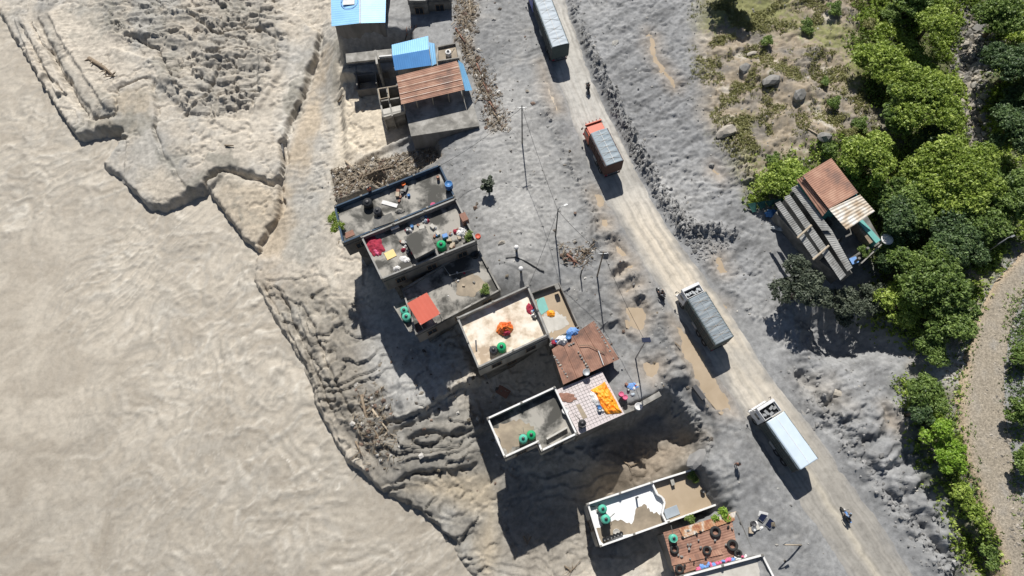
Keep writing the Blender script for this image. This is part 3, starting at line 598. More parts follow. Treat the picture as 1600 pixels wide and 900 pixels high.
C = mixc(C, (.60, .52, .41), sstep((s-s.max()*.38)/12)*(1-lowr)*.7*sstep(1.3-np.abs(t-.55)*2))
C = mixc(C, (.27, .262, .25), (1-sstep(np.minimum(t, 1-t)*5.5-.2+nz*1.2))*.9); C = mixc(C, (.36, .345, .315), sstep(fbm(x*.12, y*.12, 4, 323)*2.5-.15+streak*.8)*.6)
C = mixc(C, (.33, .31, .28), np.clip(tr*.6, 0, .85)); C = mixc(C, (.52, .47, .38), lowr*np.exp(-((t-.45-.03*nz)/.06)**2)*.6)
C = C*(1+.14*nz+.30*streak)[:, None]
C = np.concatenate([np.clip(C, 0, .9), np.full((len(x), 1), .95)], 1); finish('road', x, y, z, n, 56, M_road, C)
GL = [(1690, 240), (1600, 385), (1568, 420), (1530, 470), (1512, 520), (1500, 580), (1490, 640), (1500, 700), (1525, 770), (1550, 830), (1570, 930), (1580, 1000)]
GR = [(1760, 340), (1665, 410), (1612, 450), (1592, 490), (1582, 530), (1574, 590), (1577, 650), (1590, 720), (1607, 790), (1625, 850), (1655, 930), (1680, 1000)]
x, y, t, s, e, n = strip('gravel', GL, GR, 2.4, M_gravel, None, 44)
nz = fbm(x*.4, y*.4, 5, 341, .6)
gzz = np.array([gz(a, b) for a, b in zip(x, y)]); z = gzz*.6+2.4*.4-.30+e*.42+.05*nz
C = np.tile(np.array([.31, .27, .215]), (len(x), 1)); C = mixc(C, (.24, .235, .225), sstep(nz*2+.1)*.6*np.exp(-((t-.6)/.25)**2)); C = mixc(C, (.42, .32, .21), (1-sstep(t*3))*.8)
C = C*(1+.2*nz)[:, None]
C = np.concatenate([np.clip(C, 0, .9), np.full((len(x), 1), .95)], 1); finish('gravel_road', x, y, z, n, 44, M_gravel, C)
# ---- puddles
for pl, wz in PUD[:-1]:
    c = (sum(p[0] for p in pl)/len(pl), sum(p[1] for p in pl)/len(pl))
    big = [(c[0]+(p[0]-c[0])*1.12, c[1]+(p[1]-c[1])*1.12) for p in pl]
    tag(MB().add([(v.x, v.y, wz) for v in UP(big, wz)][::-1], [tuple(range(len(pl)))]).build('puddle', M_puddle), kind='structure')
sx = [(1528, 60), (1520, 110), (1524, 160), (1530, 210), (1528, 240)]
MBs = MB(); pv = UP(sx, -2.35)
MBs.add([(p.x-.7, p.y, p.z) for p in pv]+[(p.x+.7, p.y, p.z) for p in pv], [(i, i+1, 6+i, 5+i) for i in range(4)]); tag(MBs.build('stream', M_puddle), kind='structure')
# ================================================================== BUILDINGS
def inset(poly, t):
    n = len(poly); out = []
    A = sum(poly[i][0]*poly[(i+1) % n][1]-poly[(i+1) % n][0]*poly[i][1] for i in range(n)); sg = 1 if A > 0 else -1
    for i in range(n):
        p0 = Vector(poly[i-1][:2]); p1 = Vector(poly[i][:2]); p2 = Vector(poly[(i+1) % n][:2])
        e1 = (p1-p0).normalized(); e2 = (p2-p1).normalized()
        n1 = Vector((-e1.y, e1.x))*sg; n2 = Vector((-e2.y, e2.x))*sg; b = n1+n2; k = t*2/max(b.length_squared, .4)
        out.append((p1.x+b.x*k, p1.y+b.y*k))
    return out
def ccw(poly):
    n = len(poly); A = sum(poly[i][0]*poly[(i+1) % n][1]-poly[(i+1) % n][0]*poly[i][1] for i in range(n)); return poly if A > 0 else poly[::-1]
def ring(mb, outer, inner, z0, z1):
    n = len(outer); vs = [(p[0], p[1], z0) for p in outer]+[(p[0], p[1], z1) for p in outer]+[(p[0], p[1], z0) for p in inner]+[(p[0], p[1], z1) for p in inner]; fs = []
    for i in range(n):
        j = (i+1) % n; fs += [(i, j, n+j, n+i), (n+i, n+j, 3*n+j, 3*n+i), (3*n+i, 3*n+j, 2*n+j, 2*n+i), (2*n+i, 2*n+j, j, i)]
    return mb.add(vs, fs)
def floorgrid(name, poly, z, m, parent, st=.35, amp=.03, seed=1):
    """roof surface: a gently uneven sheet filling the polygon (fan of fine strips)"""
    mb = MB(); mb.prism(poly, z-.15, z); return mb.build(name, m, parent)
def wallseg(mb, a, b, z0, z1, t=.16):
    a = Vector(a[:2]); b = Vector(b[:2]); L = (b-a).length; c = (a+b)/2; mb.box((c.x, c.y, (z0+z1)/2), (L, t, z1-z0), math.atan2(b.y-a.y, b.x-a.x))
def add_windows(root, poly, zf, zb, sides='auto', storey=3.0, sp=2.6, skip=()):
    n = len(poly); P = ccw(poly)
    for i in range(n):
        a = Vector(P[i]); b = Vector(P[(i+1) % n]); e = b-a; L = e.length
        if L < 2.2: continue
        e.normalize(); nr = Vector((e.y, -e.x))
        if nr.y > .3 and nr.x > -.5: continue                       # north faces turned from every viewpoint near this one
        k = max(1, int(L/sp)); z = zf-storey+1.0
        while z > zb+.3:
            for j in range(k):
                c = a+e*(L*(j+.5)/k)+nr*.03; rz = math.atan2(e.y, e.x); Mx = Matrix.Translation((c.x, c.y, z+.6)) @ Matrix.Rotation(rz, 4, 'Z')
                f = MB()
                for bx in (((0, 0, .62), (1.3, .08, .08)), ((0, 0, -.62), (1.4, .14, .08)), ((-.61, 0, 0), (.08, .08, 1.16)), ((.61, 0, 0), (.08, .08, 1.16)), ((0, 0, 0), (.05, .06, 1.16))): f.box(bx[0], bx[1], M=Mx)
                fo = f.build('window', M_frame, root)
                g = MB(); g.box((0, .0, 0), (1.14, .03, 1.15), M=Mx); g.build('pane', M_glass, fo)
            z -= storey
def house(label, rim, zr, zf, zb, mw, mr, mf, t=.15, cat='house', name='house', windows=True, group=None, sill=True, capz=.06):
    O = ccw(P2(rim, zr)); I = inset(O, t); c = Vector(O[0])
    root = empty(name, (0, 0, 0), 0, label, cat, group)
    cx = sum(p[0] for p in O)/len(O); cy = sum(p[1] for p in O)/len(O); root.location = (cx, cy, zb)
    off = lambda o: o
    OB = inset(O, .03)
    if zf-zb > 9:                                  # cantilevered upper storey; lower floors inset and in darker concrete to imitate shade
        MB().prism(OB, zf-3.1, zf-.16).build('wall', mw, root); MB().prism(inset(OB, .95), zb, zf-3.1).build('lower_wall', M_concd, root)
    else: MB().prism(OB, zb, zf-.16).build('wall', mw, root)
    w_ = MB(); ring(w_, inset(O, -.07), I, zf-.158, zf-.02)
    w_.build('slab_edge', M_concd, root)
    MB().prism(inset(I, .001), zf-.15, zf).build('roof_floor', mf, root)
    p = MB(); ring(p, O, I, zf-.019, zr-capz); p.build('parapet', mw, root)
    c_ = MB(); ring(c_, inset(O, -.03), inset(I, .03), zr-capz+.001, zr); bevel(c_.build('coping', mr, root), .012, 1)
    n_ = len(O)
    for i in range(n_):
        a = Vector(O[i]); b = Vector(O[(i+1) % n_]); k_ = max(1, int((b-a).length/3.2)); rz_e = math.atan2(b.y-a.y, b.x-a.x); nn_ = Vector((-(b-a).y, (b-a).x)).normalized()
        for j in range(k_): q_ = a.lerp(b, j/k_)+nn_*t*.5+(b-a).normalized()*(t*.6 if j == 0 else 0); st_ = MB(); st_.box((q_.x, q_.y, zr+.07), (.26, .24, .13), rz_e); st_.tube([(q_.x, q_.y, zr+.1), (q_.x+.03, q_.y, zr+.42)], .018, 4); st_.build('column_stub', M_conc, root)
    if windows:
        if zf-zb > 9: add_windows(root, OB, zf, zf-2.9, sp=3.6); add_windows(root, inset(OB, .95), zf-3, zb, sp=3.6)
        else: add_windows(root, OB, zf, zb, sp=3.6)
    return root, I
def settle(root):
    """move children so that the Empty sits at the base of its thing"""
    for o in KIDS.get(root.name, []): o.location = Vector(o.location)-root.location
def corr(mb, quad, period=.22, amp=.03, thick=.03, along=0):
    """corrugated sheet over a 3D quad a,b,c,d; ribs run a->d when along=0"""
    a, b, c, d = [Vector(q) for q in quad]
    if along: a, b, c, d = b, c, d, a
    L = (b-a).length; n = max(4, int(L/period*4)); nv = 8; nr = (b-a).cross(d-a).normalized()
    if nr.z < 0: nr = -nr
    base = len(mb.v)
    for lay in (0, 1):
        for j in range(nv+1):
            for i in range(n+1):
                u = i/n; v = j/nv; p = (a*(1-u)+b*u)*(1-v)+(d*(1-u)+c*u)*v
                h = amp*math.sin(u*L/period*2*math.pi)-lay*thick
                mb.v.append(tuple(p+nr*h))
    N = (n+1)*(nv+1)
    for j in range(nv):
        for i in range(n):
            q = base+j*(n+1)+i; mb.f.append((q, q+1, q+n+2, q+n+1)); mb.f.append((q+N+n+1, q+N+n+2, q+N+1, q+N))
    for i in range(n):
        for j in (0, nv): q = base+j*(n+1)+i; mb.f.append((q, q+1, q+1+N, q+N))
    for j in range(nv):
        for i in (0, n): q = base+j*(n+1)+i; mb.f.append((q, q+n+1, q+n+1+N, q+N))
    return mb
def patch(px, z, m, parent, name, th=.012, rough=0, seed=3):
    pts = []
    Pp = P2(px, z); random.seed(seed)
    if rough:
        n = len(Pp)
        for i in range(n):
            a = Vector(Pp[i]); b = Vector(Pp[(i+1) % n])
            for k in range(6): q = a.lerp(b, k/6); q += Vector((random.uniform(-1, 1), random.uniform(-1, 1)))*rough; pts.append((q.x, q.y))
        for _ in range(2): pts = [q for i in range(len(pts)) for q in ((pts[i][0]*.75+pts[(i+1) % len(pts)][0]*.25, pts[i][1]*.75+pts[(i+1) % len(pts)][1]*.25), (pts[i][0]*.25+pts[(i+1) % len(pts)][0]*.75, pts[i][1]*.25+pts[(i+1) % len(pts)][1]*.75))]
    else: pts = Pp
    return MB().prism(pts, z+.004, z+.004+th).build(name, m, parent)
def posts(root, pts, z0, z1, m=None, r=.07, name='post'):
    for p in pts: MB().tube([(p[0], p[1], z0), (p[0], p[1], z1)], r, 8).build(name, m or M_woodl, root)
F_R, F_Z, H_Z = -2.6, -3.5, -.3
# --- A
A_rim = [(522, 322), (687, 257), (711, 307), (535, 380)]
A, A_in = house('long house with a blue painted parapet and bare grey roof', A_rim, 3.1, 2.3, -9.5, M_plaster, M_navy, M_concs)
w_ = MB(); pp = P2([(524, 323), (686, 259.5), (709, 306)], 3.0); I3 = inset(ccw(P2(A_rim, 3.1)), .185)
for i in range(len(I3)):
    a, b = I3[i], I3[(i+1) % 4]; wallseg(w_, a, b, 2.31, 3.03, .02)
w_.build('painted_inner_face', M_navy, A)
s = MB(); pA = P2([(583, 345), (612, 334), (617, 347), (586, 358)], 2.9); s.prism(pA, 2.32, 3.2); s.build('stair_hatch', M_concd, A)
# --- B
B_rim = [(564, 370), (712, 309.5), (745, 376), (596, 436)]
Bh, B_in = house('house with a crowded roof terrace full of household goods around a square stair housing', B_rim, 3.6, 2.7, -9.6, M_plaster, M_cap, M_concs)
s = MB(); sp_ = P2([(633, 371), (664, 357.5), (679, 386.5), (650, 402)], 4.4); s.prism(sp_, 2.71, 4.3); s.build('stair_housing', M_plaster, Bh)
s = MB(); s.prism(inset(ccw(sp_), -.15), 4.3, 4.42); s.build('stair_roof', M_concs, Bh)
s = MB(); s.prism(P2([(675, 385), (680, 384), (686, 398), (681, 400)], 3.6), 2.71, 3.5); s.build('low_wall', M_plaster, Bh)
# --- E
E_rim = [(628, 452), (744, 382), (782, 453), (650, 523)]
E, E_in = house('house with a low grey roof and a red sheet canopy at its river end', E_rim, .75, .35, -10, M_plaster, M_conc, M_concs)
s = MB(); rq = [U(636, 474, 2.9), U(667, 457, 2.9), U(688, 490, 2.7), U(657, 508, 2.7)]; corr(s, rq, .5, .002, .03); s.build('red_canopy', M_red, E)
posts(E, [(q.x*.93+sum(k.x for k in rq)/4*.07, q.y*.93+sum(k.y for k in rq)/4*.07) for q in rq], .35, 2.72, M_steel, .05)
patch([(712, 440), (735, 425), (766, 446), (740, 462), (712, 462)], .36, M_mudfilm, E, 'mud_film', rough=.25)
s = MB(); bq = P2([(615, 478), (637, 468), (652, 512), (640, 519)], .0); s.prism(bq, -.25, 0); s.build('balcony_slab', M_conc, E)
s = MB(); wallseg(s, bq[0], bq[3], .001, .35, .1); s.build('balcony_rail', M_conc, E)
s = MB()
for a_ in ((640, 440), (660, 431)): q = U(a_[0]-14, a_[1]+8, -1.2); s.box((q.x, q.y, -1.3), (.5, 2.4, .3), .5)
s.build('lower_beam', M_wood, E)
# --- D with flooded annex
D_rim = [(714, 496), (825, 446), (857, 523), (747, 574.5)]
D, D_in = house('house with a broad cream roof carrying a bright orange heap', D_rim, 3.4, 2.4, -11.2, M_plasterw, M_cap, M_cream)
AN = [(829, 457), (874, 441), (905, 510), (861, 534)]
AO = ccw(P2(AN, 1.6)); AI = inset(AO, .14); w_ = MB(); ring(w_, AO, AI, -8, 1.6); w_.build('annex_wall', M_plaster, D)
MB().prism(AI, -8, .75).build('annex_floor', M_mudfilm, D)
MB().prism(inset(AI, .001), .755, .78).build('standing_water', M_puddle, D)
patch([(843, 496), (862, 486), (880, 492), (888, 505), (868, 519), (856, 520)], .78, M_concl, D, 'silt_patch', rough=.25)
tag(patch([(838, 468), (850, 464), (857, 484), (846, 492), (841, 484)], .79, M_tealw, None, 'sheet', th=.03), 'square pale teal sheet lying in the flooded annex', 'sheet')
s = MB(); q = P2([(866, 447), (872, 445), (875, 452), (869, 454)], 1.9); s.prism(q, 1.61, 2.2); s.build('corner_pillar', M_conc, D)
# --- G rusty roof with bricks
G_q = [U(862, 546, 1.9), U(928, 501, 1.9), U(968, 561, 1.35), U(880, 601, 1.35)]
Gr = empty('shed', ((G_q[0]+G_q[2])/2).to_tuple()[:2]+(-4,), 0, 'rust brown tin roof weighed down by lines of stones, against the flooded annex', 'shed')
g = MB(); corr(g, [G_q[0], G_q[3], G_q[2], G_q[1]], .26, .011, .03, 1)
g.build('tin_roof', M_rustd, Gr)
g = MB(); g.prism(inset(ccw([(q.x, q.y) for q in G_q]), .35), -9, 1.2); g.build('wall', M_plaster, Gr)
g = MB()
for u in (.25, .5, .75):
    for v in (0.,):
        a = G_q[0].lerp(G_q[1], u); b = G_q[3].lerp(G_q[2], u); g.tube([a+Vector((0, 0, .05)), b+Vector((0, 0, .05))], .025, 5)
g.build('batten', M_rust, Gr)
# --- C west roof + terrace
C_rim = [(761, 653), (867, 604), (902, 678), (846, 705), (840, 691), (788, 715)]
Ch, C_in = house('notched grey roof with whitewashed parapet, two green tanks and a tiled terrace', C_rim, 2.5, 1.5, -11.2, M_plasterw, M_white, M_concs)
s = MB(); q = P2([(854, 690), (889, 671), (893, 679), (898, 678), (893, 664), (886, 664), (852, 682)], 1.8)
wq = P2([(854, 686), (886, 668)], 1.9); wallseg(s, wq[0], wq[1], 1.505, 2.1, .2); s.build('trough_wall', M_concl, Ch)
patch([(768, 672), (800, 655), (830, 662), (836, 684), (800, 702), (791, 707)], 1.501, M_mudfilm, Ch, 'mud_film', rough=.35)
TR = [(871, 610), (940, 582), (974, 646), (905, 677)]
TO = ccw(P2(TR, .7)); MB().prism(TO, -10, .62).build('terrace_wall', M_plaster, Ch)
MB().prism(inset(TO, -.1), .621, .7).build('tiled_terrace', M_tile, Ch)
s = MB()
for i in range(1, 14):                                               # tile joints
    for (a, b, c_, d) in ((TR[0], TR[1], TR[3], TR[2]), (TR[0], TR[3], TR[1], TR[2])):
        f = i/14; p = U(a[0]+(b[0]-a[0])*f, a[1]+(b[1]-a[1])*f, .7); q = U(c_[0]+(d[0]-c_[0])*f, c_[1]+(d[1]-c_[1])*f, .7)
        mid = (p+q)/2; s.box((mid.x, mid.y, .704), ((q-p).length, .035, .006 if (a, b) == (TR[0], TR[1]) else .009), math.atan2(q.y-p.y, q.x-p.x))
s.build('tile_joints', M_concd, Ch)
patch([(900, 633), (906, 631), (918, 652), (911, 655)], .71, M_mudfilm, Ch, 'hatch_cover')
s = MB(); cq = P2([(905, 678), (960, 653), (1000, 637), (1034, 618), (1030, 611), (974, 643)], .25); s.prism(cq, -.5, .12); s.build('retaining_ledge', M_conc, Ch)
s = MB(); cq2 = P2([(905, 676), (960, 651), (1000, 635), (1033, 617), (1027, 607), (974, 634), (905, 668)], 0); s.prism(cq2, -8.5, -.52); s.build('retaining_wall', M_plaster, Ch)
# --- F
F_rim = [(917, 787), (1018, 753), (1094, 729.5), (1120.5, 789), (1043, 817), (937.5, 854.5)]
Fh, F_in = house('long roof with a white painted half and a muddy flooded half', F_rim, F_R, F_Z, -11, M_plasterw, M_white, M_whitew)
patch([(1019, 757), (1093, 732), (1118, 788), (1045, 814), (1034, 802), (1036, 780), (1026, 772)], F_Z+.01, M_puddle, Fh, 'standing_water', th=.03)
patch([(926, 828), (958, 812), (985, 818), (994, 792), (1004, 790), (1012, 799), (1034, 806), (1040, 814), (940, 850)], F_Z+.005, M_mudfilm, Fh, 'mud_film', rough=.2, th=.015)
dv = P2([(1018, 754), (1026, 772), (1034, 777), (1038, 785), (1036, 795), (1034, 803), (1040, 815)], F_R); s = MB()
for a, b in zip(dv[:-1], dv[1:]): wallseg(s, a, b, F_Z+.05, F_R-.15+.001*len(s.v)/8, .2)
s.build('curved_partition', M_white, Fh)
s = MB(); q = P2([(1044, 747), (1049, 745), (1053, 758), (1048, 760)], F_R-.4); s.prism(q, F_Z+.05, F_R-.3); s.build('pier', M_plasterw, Fh)
# --- H tyre-covered roof, H2 pale roof
H_q = [U(1036, 832, H_Z), U(1152, 799, H_Z), U(1178, 860, H_Z-.2), U(1056, 900, H_Z-.2)]
Hh = empty('workshop', ((H_q[0]+H_q[2])/2).to_tuple()[:2]+(-5,), 0, 'rusty tin roof scattered with old tyres and stones, south of the white and muddy roof', 'workshop')
g = MB(); corr(g, [H_q[0], H_q[1], H_q[2], H_q[3]], .26, .011, .03, 1); g.build('tin_roof', M_rustd, Hh)
g = MB(); corr(g, [U(1061, 826, H_Z+.15), U(1152, 798, H_Z+.15), U(1159, 809, H_Z+.1), U(1068, 841, H_Z+.1)], .3, .02, .02, 0); g.build('patched_sheet', M_rustp, Hh)
g = MB(); corr(g, [U(1048, 874, H_Z), U(1125, 858, H_Z), U(1130, 866, H_Z-.05), U(1050, 884, H_Z-.05)], .3, .02, .02, 0); g.build('patched_sheet', M_rust, Hh)
g = MB(); g.prism(inset(ccw([(q.x, q.y) for q in H_q]), .3), -9.5, H_Z-.35); g.build('wall', M_plaster, Hh)
g = MB(); wallseg(g, U(1153, 800, .3), U(1179, 860, .3), -1.5, H_Z+.35, .28); g.build('gable_wall', M_concd, Hh)
H2, H2i = house('pale concrete roof cut by the bottom edge of the photo, beside the tyre strewn roof', [(1065, 900), (1192, 866), (1217, 915), (1088, 952)], .7, .1, -9, M_plasterw, M_white, M_concl)
# --- right-hand farmhouse J
J = empty('farmhouse', tuple(U(1300, 350, .5)), 0, 'farmhouse with rust red and pale tin roofs and long grey ribbed sheds', 'farmhouse')
zj = 8.0
M_shedroof = mat('weathered_shed_roof', (.42, .42, .41), (.30, .30, .29), c3=(.17, .165, .155), scale=.9)
g = MB(); corr(g, [U(1254, 274, zj+.3), U(1299, 247, zj+.3), U(1341, 301, zj), U(1295, 326, zj)], .26, .013, .03, 1); g.build('rust_roof', M_rust, J)
g = MB(); corr(g, [U(1244, 281, zj-.6), U(1254, 275.5, zj-.1), U(1294, 328, zj-.3), U(1285, 338, zj-.8)], .26, .03, .03, 0); g.build('lean_to_roof', M_rustd, J)
g = MB(); corr(g, [U(1295, 326.5, zj-.06), U(1344, 304, zj-.06), U(1367, 330, zj-.5), U(1323, 359, zj-.5)], .34, .03, .03, 1); g.build('pale_roof', M_tinw, J)
bod = ccw(P2([(1250, 284), (1300, 258), (1366, 330), (1374, 378), (1330, 400)], 3.4)); g = MB(); ring(g, ccw(P2([(1252, 280), (1299, 252), (1340, 305), (1296, 330)], zj-.3)), inset(ccw(P2([(1252, 280), (1299, 252), (1340, 305), (1296, 330)], zj-.3)), .2), -.5, zj-.35); g.build('wall', M_tealp, J)
g = MB(); g.prism(P2([(1285, 335), (1341, 312), (1378, 378), (1330, 412)], 4.0), -.6, 4.0); g.build('lower_storey', M_concd, J)
g = MB(); g.prism(P2([(1340, 345), (1346, 341), (1376, 375), (1369, 380)], 5.6), 4.01, 5.6); g.build('teal_parapet', M_tealw, J)
g = MB(); g.prism(P2([(1336, 347), (1340, 345), (1364, 378), (1359, 381)], 5.4), 4.01, 5.4); g.build('plank_rail', M_wood, J)
g = MB(); a, b = U(1377, 382, 4.6), U(1345, 412, 4.6); wallseg(g, a, b, 4.01, 4.7, .15); g.build('low_wall', M_conc, J)
g = MB(); g.prism(P2([(1212, 332), (1244, 306), (1286, 352), (1326, 420), (1312, 432), (1276, 404)], 2.6), -1.5, 2.6); g.build('shed_shade_floor', M_concd, J)  # floor added in dark concrete so the gaps between the sheds look shaded
for q_ in ([(1216, 325), (1279, 408)], [(1232, 315), (1318, 438)], [(1246, 302), (1290, 362)]):
    g = MB(); wallseg(g, U(*q_[0], 3.0), U(*q_[1], 3.0), 2.61, 5.3, .12); g.build('shed_wall', M_concd, J)
for i, (q, z1, m_) in enumerate((([(1211, 318), (1219, 314), (1281, 399), (1272, 405)], 5.6, M_shedroof), ([(1225, 308), (1234, 304), (1322, 430), (1313, 438)], 6.1, M_shedroof), ([(1236, 294), (1246, 289), (1300, 360), (1332, 418), (1324, 424), (1284, 360)], 6.5, M_shedroof))):
    g = MB()
    if len(q) == 4: corr(g, [U(q[0][0], q[0][1], z1), U(q[1][0], q[1][1], z1+.35), U(q[2][0], q[2][1], z1+.35), U(q[3][0], q[3][1], z1)], .26, .02, .05, 1)
    else:
        corr(g, [U(q[0][0], q[0][1], z1), U(q[1][0], q[1][1], z1+.35), U(q[2][0], q[2][1], z1+.35), U(q[5][0], q[5][1], z1)], .26, .02, .05, 1)
        corr(g, [U(q[5][0], q[5][1], z1-.3), U(q[2][0], q[2][1], z1), U(q[3][0], q[3][1], z1), U(q[4][0], q[4][1], z1-.3)], .26, .02, .05, 1)
    g.build('shed_roof', m_, J)
for (a, b, z1) in (((1246, 372), (1268, 352), 6.4), ((1270, 406), (1295, 384), 6.5)):
    a = U(*a, z1); b = U(*b, z1+.3); g = MB(); g.tube([a, b], .13, 8); g.build('cross_beam', M_woodl, J)
posts(J, [U(x_, y_, 0) for x_, y_ in ((1216, 330), (1240, 362), (1268, 400), (1235, 325), (1262, 360), (1290, 398), (1312, 430), (1250, 310), (1285, 355), (1325, 415))], -1, 5.4, M_concd, .17)
g = MB()                                                             # draped teal net
for k in range(5):
    a = U(1168+k*14, 318-k*1.5, 1.4+.35*k); b = U(1176+k*13, 332-k*4.5, .9+.4*k); c = U(1182+k*14, 330-k*6, 1.0+.4*k); d = U(1182+k*14, 316-k*2.5, 1.7+.35*k)
    g.add([a, b, c, d, a-Vector((0, 0, .05)), b-Vector((0, 0, .05)), c-Vector((0, 0, .05)), d-Vector((0, 0, .05))], [(0, 1, 2, 3), (7, 6, 5, 4), (0, 4, 5, 1), (1, 5, 6, 2), (2, 6, 7, 3), (3, 7, 4, 0)])
tag(g.build('shade_net', M_tealn), 'dark teal netting hung beside the upper left corner of the farmhouse', 'net')
# --- 1 top blue house
K1 = empty('tin_roofed_house', tuple(U(560, 10, -1.5)), 0, 'house under a large sky blue tin roof at the top edge of the photo', 'house')
g = MB(); corr(g, [U(516, -60, 1.6), U(562, -62, 1.95), U(562.5, 36, 1.95), U(518, 41, 1.6)], .4, .012, .03, 1); g.build('roof_slope', M_bluel, K1)
g = MB(); corr(g, [U(563, -62, 1.95), U(604, -60, 1.5), U(602, 35, 1.5), U(563, 36, 1.95)], .4, .012, .03, 1); g.build('roof_slope', M_bluel, K1)
g = MB(); a, b = U(562.5, -60, 2.0), U(562.5, 36.5, 2.0); g.tube([a, b], .11, 8); g.build('ridge_cap', M_clwhite, K1)
g = MB(); w4 = P2([(522, -60), (600, -60), (599, 34), (523, 39)], 1.4); g.prism(w4, -3, 1.42); g.build('wall', M_plaster, K1)
a = U(546, 3, 1.90); g = MB(); g.lathe([(1.2, 0), (1.25, .03), (1.3, 0)], (a.x, a.y, 1.93), 24); g.build('rim_ring', M_clblue, K1)
q = U(545, 4, 1.9); g = MB(); g.box((q.x, q.y, 1.96), (1.7, .9, .05)); g.build('roof_patch', M_clwhite, K1)
# --- 2 dark house cut by the top edge
K2, _ = house('dark fronted house cut by the top edge, right of the big blue roof', [(636, -60), (701, -62), (702, -4), (668, -3), (667, 1), (637, 1)], 2.0, 1.4, -2, M_concd, M_cap, M_conc)
# --- 4/5 mud-filled house with blue gable and rust roof
Lh = empty('mud_filled_house', tuple(U(680, 150, -4)), 0, 'mud filled house carrying a small blue gable and an orange rust roof on posts', 'house')
DK = ccw(P2([(612, 80), (716, 68), (732, 140), (748, 196), (643, 212)], .55)); MB().prism(DK, -7.5, .4).build('wall', M_plaster, Lh)
MB().prism(inset(DK, -.08), .401, .55).build('roof_deck', M_conc, Lh)
g = MB(); corr(g, [U(612, 70, 3.0), U(669, 56, 3.0), U(670, 77, 3.5), U(613, 87, 3.5)], .3, .01, .03, 0); g.build('gable_roof', M_bluel, Lh)
g = MB(); corr(g, [U(613, 87, 3.5), U(670, 77, 3.5), U(674, 102, 2.8), U(617, 110, 2.8)], .3, .01, .03, 0); g.build('gable_roof', M_blued, Lh)
g = MB(); corr(g, [U(670, 66, 3.0), U(679, 68, 2.7), U(682, 99, 2.4), U(675, 103, 2.7)], .3, .01, .03, 0); g.build('side_sheet', M_bluel, Lh)
g = MB(); g.prism(P2([(616, 76), (668, 66), (672, 98), (620, 106)], 2.6), .551, 2.7); g.build('upper_room', M_plasterw, Lh)
g = MB(); corr(g, [U(619, 119, 3.4), U(714, 95, 3.4), U(726, 140, 2.7), U(627, 163, 2.7)], .26, .013, .03, 1); g.build('rust_roof', M_rust, Lh)
for k in range(9):                                                   # bleached purlin lines
    pass
g = MB()
for v in (.2, .42, .63, .82):
    a = U(619+8*v, 119+44*v, 3.4-.7*v+.09); b = U(714+12*v, 95+45*v, 3.4-.7*v+.09); g.box(((a+b)/2).to_tuple(), ((b-a).length, .05, .02), math.atan2(b.y-a.y, b.x-a.x))
g.build('fixing_strip', M_tinw, Lh)
g = MB(); corr(g, [U(716, 94, 3.1), U(724, 100, 2.2), U(738, 141, 1.8), U(727, 142, 2.6)], .3, .01, .03, 0); g.build('side_sheet', M_bluel, Lh)
posts(Lh, [U(x_, y_, 2.4) for x_, y_ in ((630, 160), (650, 156), (675, 151), (700, 146), (722, 140), (712, 100), (625, 122))], .55, 2.7, M_woodl, .08)
g = MB(); aa = P2([(683, 74), (713, 68), (718, 92), (684, 97)], .8); ring(g, ccw(aa), inset(ccw(aa), .15), .551, 1.0); g.build('tank_bay_wall', M_conc, Lh)
MB().prism(inset(ccw(aa), .16), .552, .62).build('standing_water', M_mudfilm, Lh)
# --- 3 half-buried ruin and the broken rooms
Mh = empty('ruin', tuple(U(575, 130, -5)), 0, 'broken half buried house shell in the shaded mud pit below the big blue roof', 'ruin')
def wallpx(mb, a, b, z0, z1, t=.2): wallseg(mb, U(a[0], a[1], z1), U(b[0], b[1], z1), z0, z1, t)
g = MB(); g.prism(P2([(540, 84), (612, 76), (612, 90), (541, 98)], -.9), -1.25, -.9); g.build('roof_slab', M_conc, Mh)
g = MB()
for a, b in (((543, 101), (612, 94)), ((556, 103), (558, 140)), ((585, 98), (588, 130)), ((556, 118), (606, 112)), ((558, 140), (588, 136)), ((543, 101), (556, 118))): wallpx(g, a, b, -7.4, -4.6-.03*(len(g.v)/8))
g.build('wall', M_plaster, Mh)
g = MB(); wallpx(g, (586, 78), (589, 100), -7, -.4, .3); g.build('pillar', M_conc, Mh)
g = MB(); wallpx(g, (592, 88), (612, 86), -.89, -.5, .2); g.build('parapet', M_white, Mh)
Nh = empty('broken_rooms', tuple(U(608, 160, -4.5)), 0, 'roofless cluster of small broken rooms at the left wall of the rust roofed house', 'ruin')
g = MB()
for i, (a, b) in enumerate((((590, 139), (621, 134)), ((621, 134), (629, 168)), ((590, 139), (599, 183)), ((604, 137), (613, 181)), ((594, 158), (626, 152)), ((598, 180), (630, 172)))): wallpx(g, a, b, -7.2, -3.0-.02*i, .22)
g.build('wall', M_conc, Nh)
g = MB(); g.prism(P2([(598, 176), (632, 168), (634, 178), (601, 188)], -3.1), -3.8, -3.12); g.build('floor_slab', M_concl, Nh)
for a, b in (((591, 139), (620, 134)), ((593, 155), (607, 152)), ((591, 139), (594, 155)), ((606, 137), (608, 153))):
    a = U(*a, -2.4); b = U(*b, -2.4); g = MB(); g.tube([a, b], .07, 6); g.tube([b, b-Vector((0, 0, .8))], .06, 6); g.build('frame_bar', M_woodl, Nh)
for r_ in list(bpy.data.objects):
    if r_.type == 'EMPTY' and r_.parent is None: settle(r_)
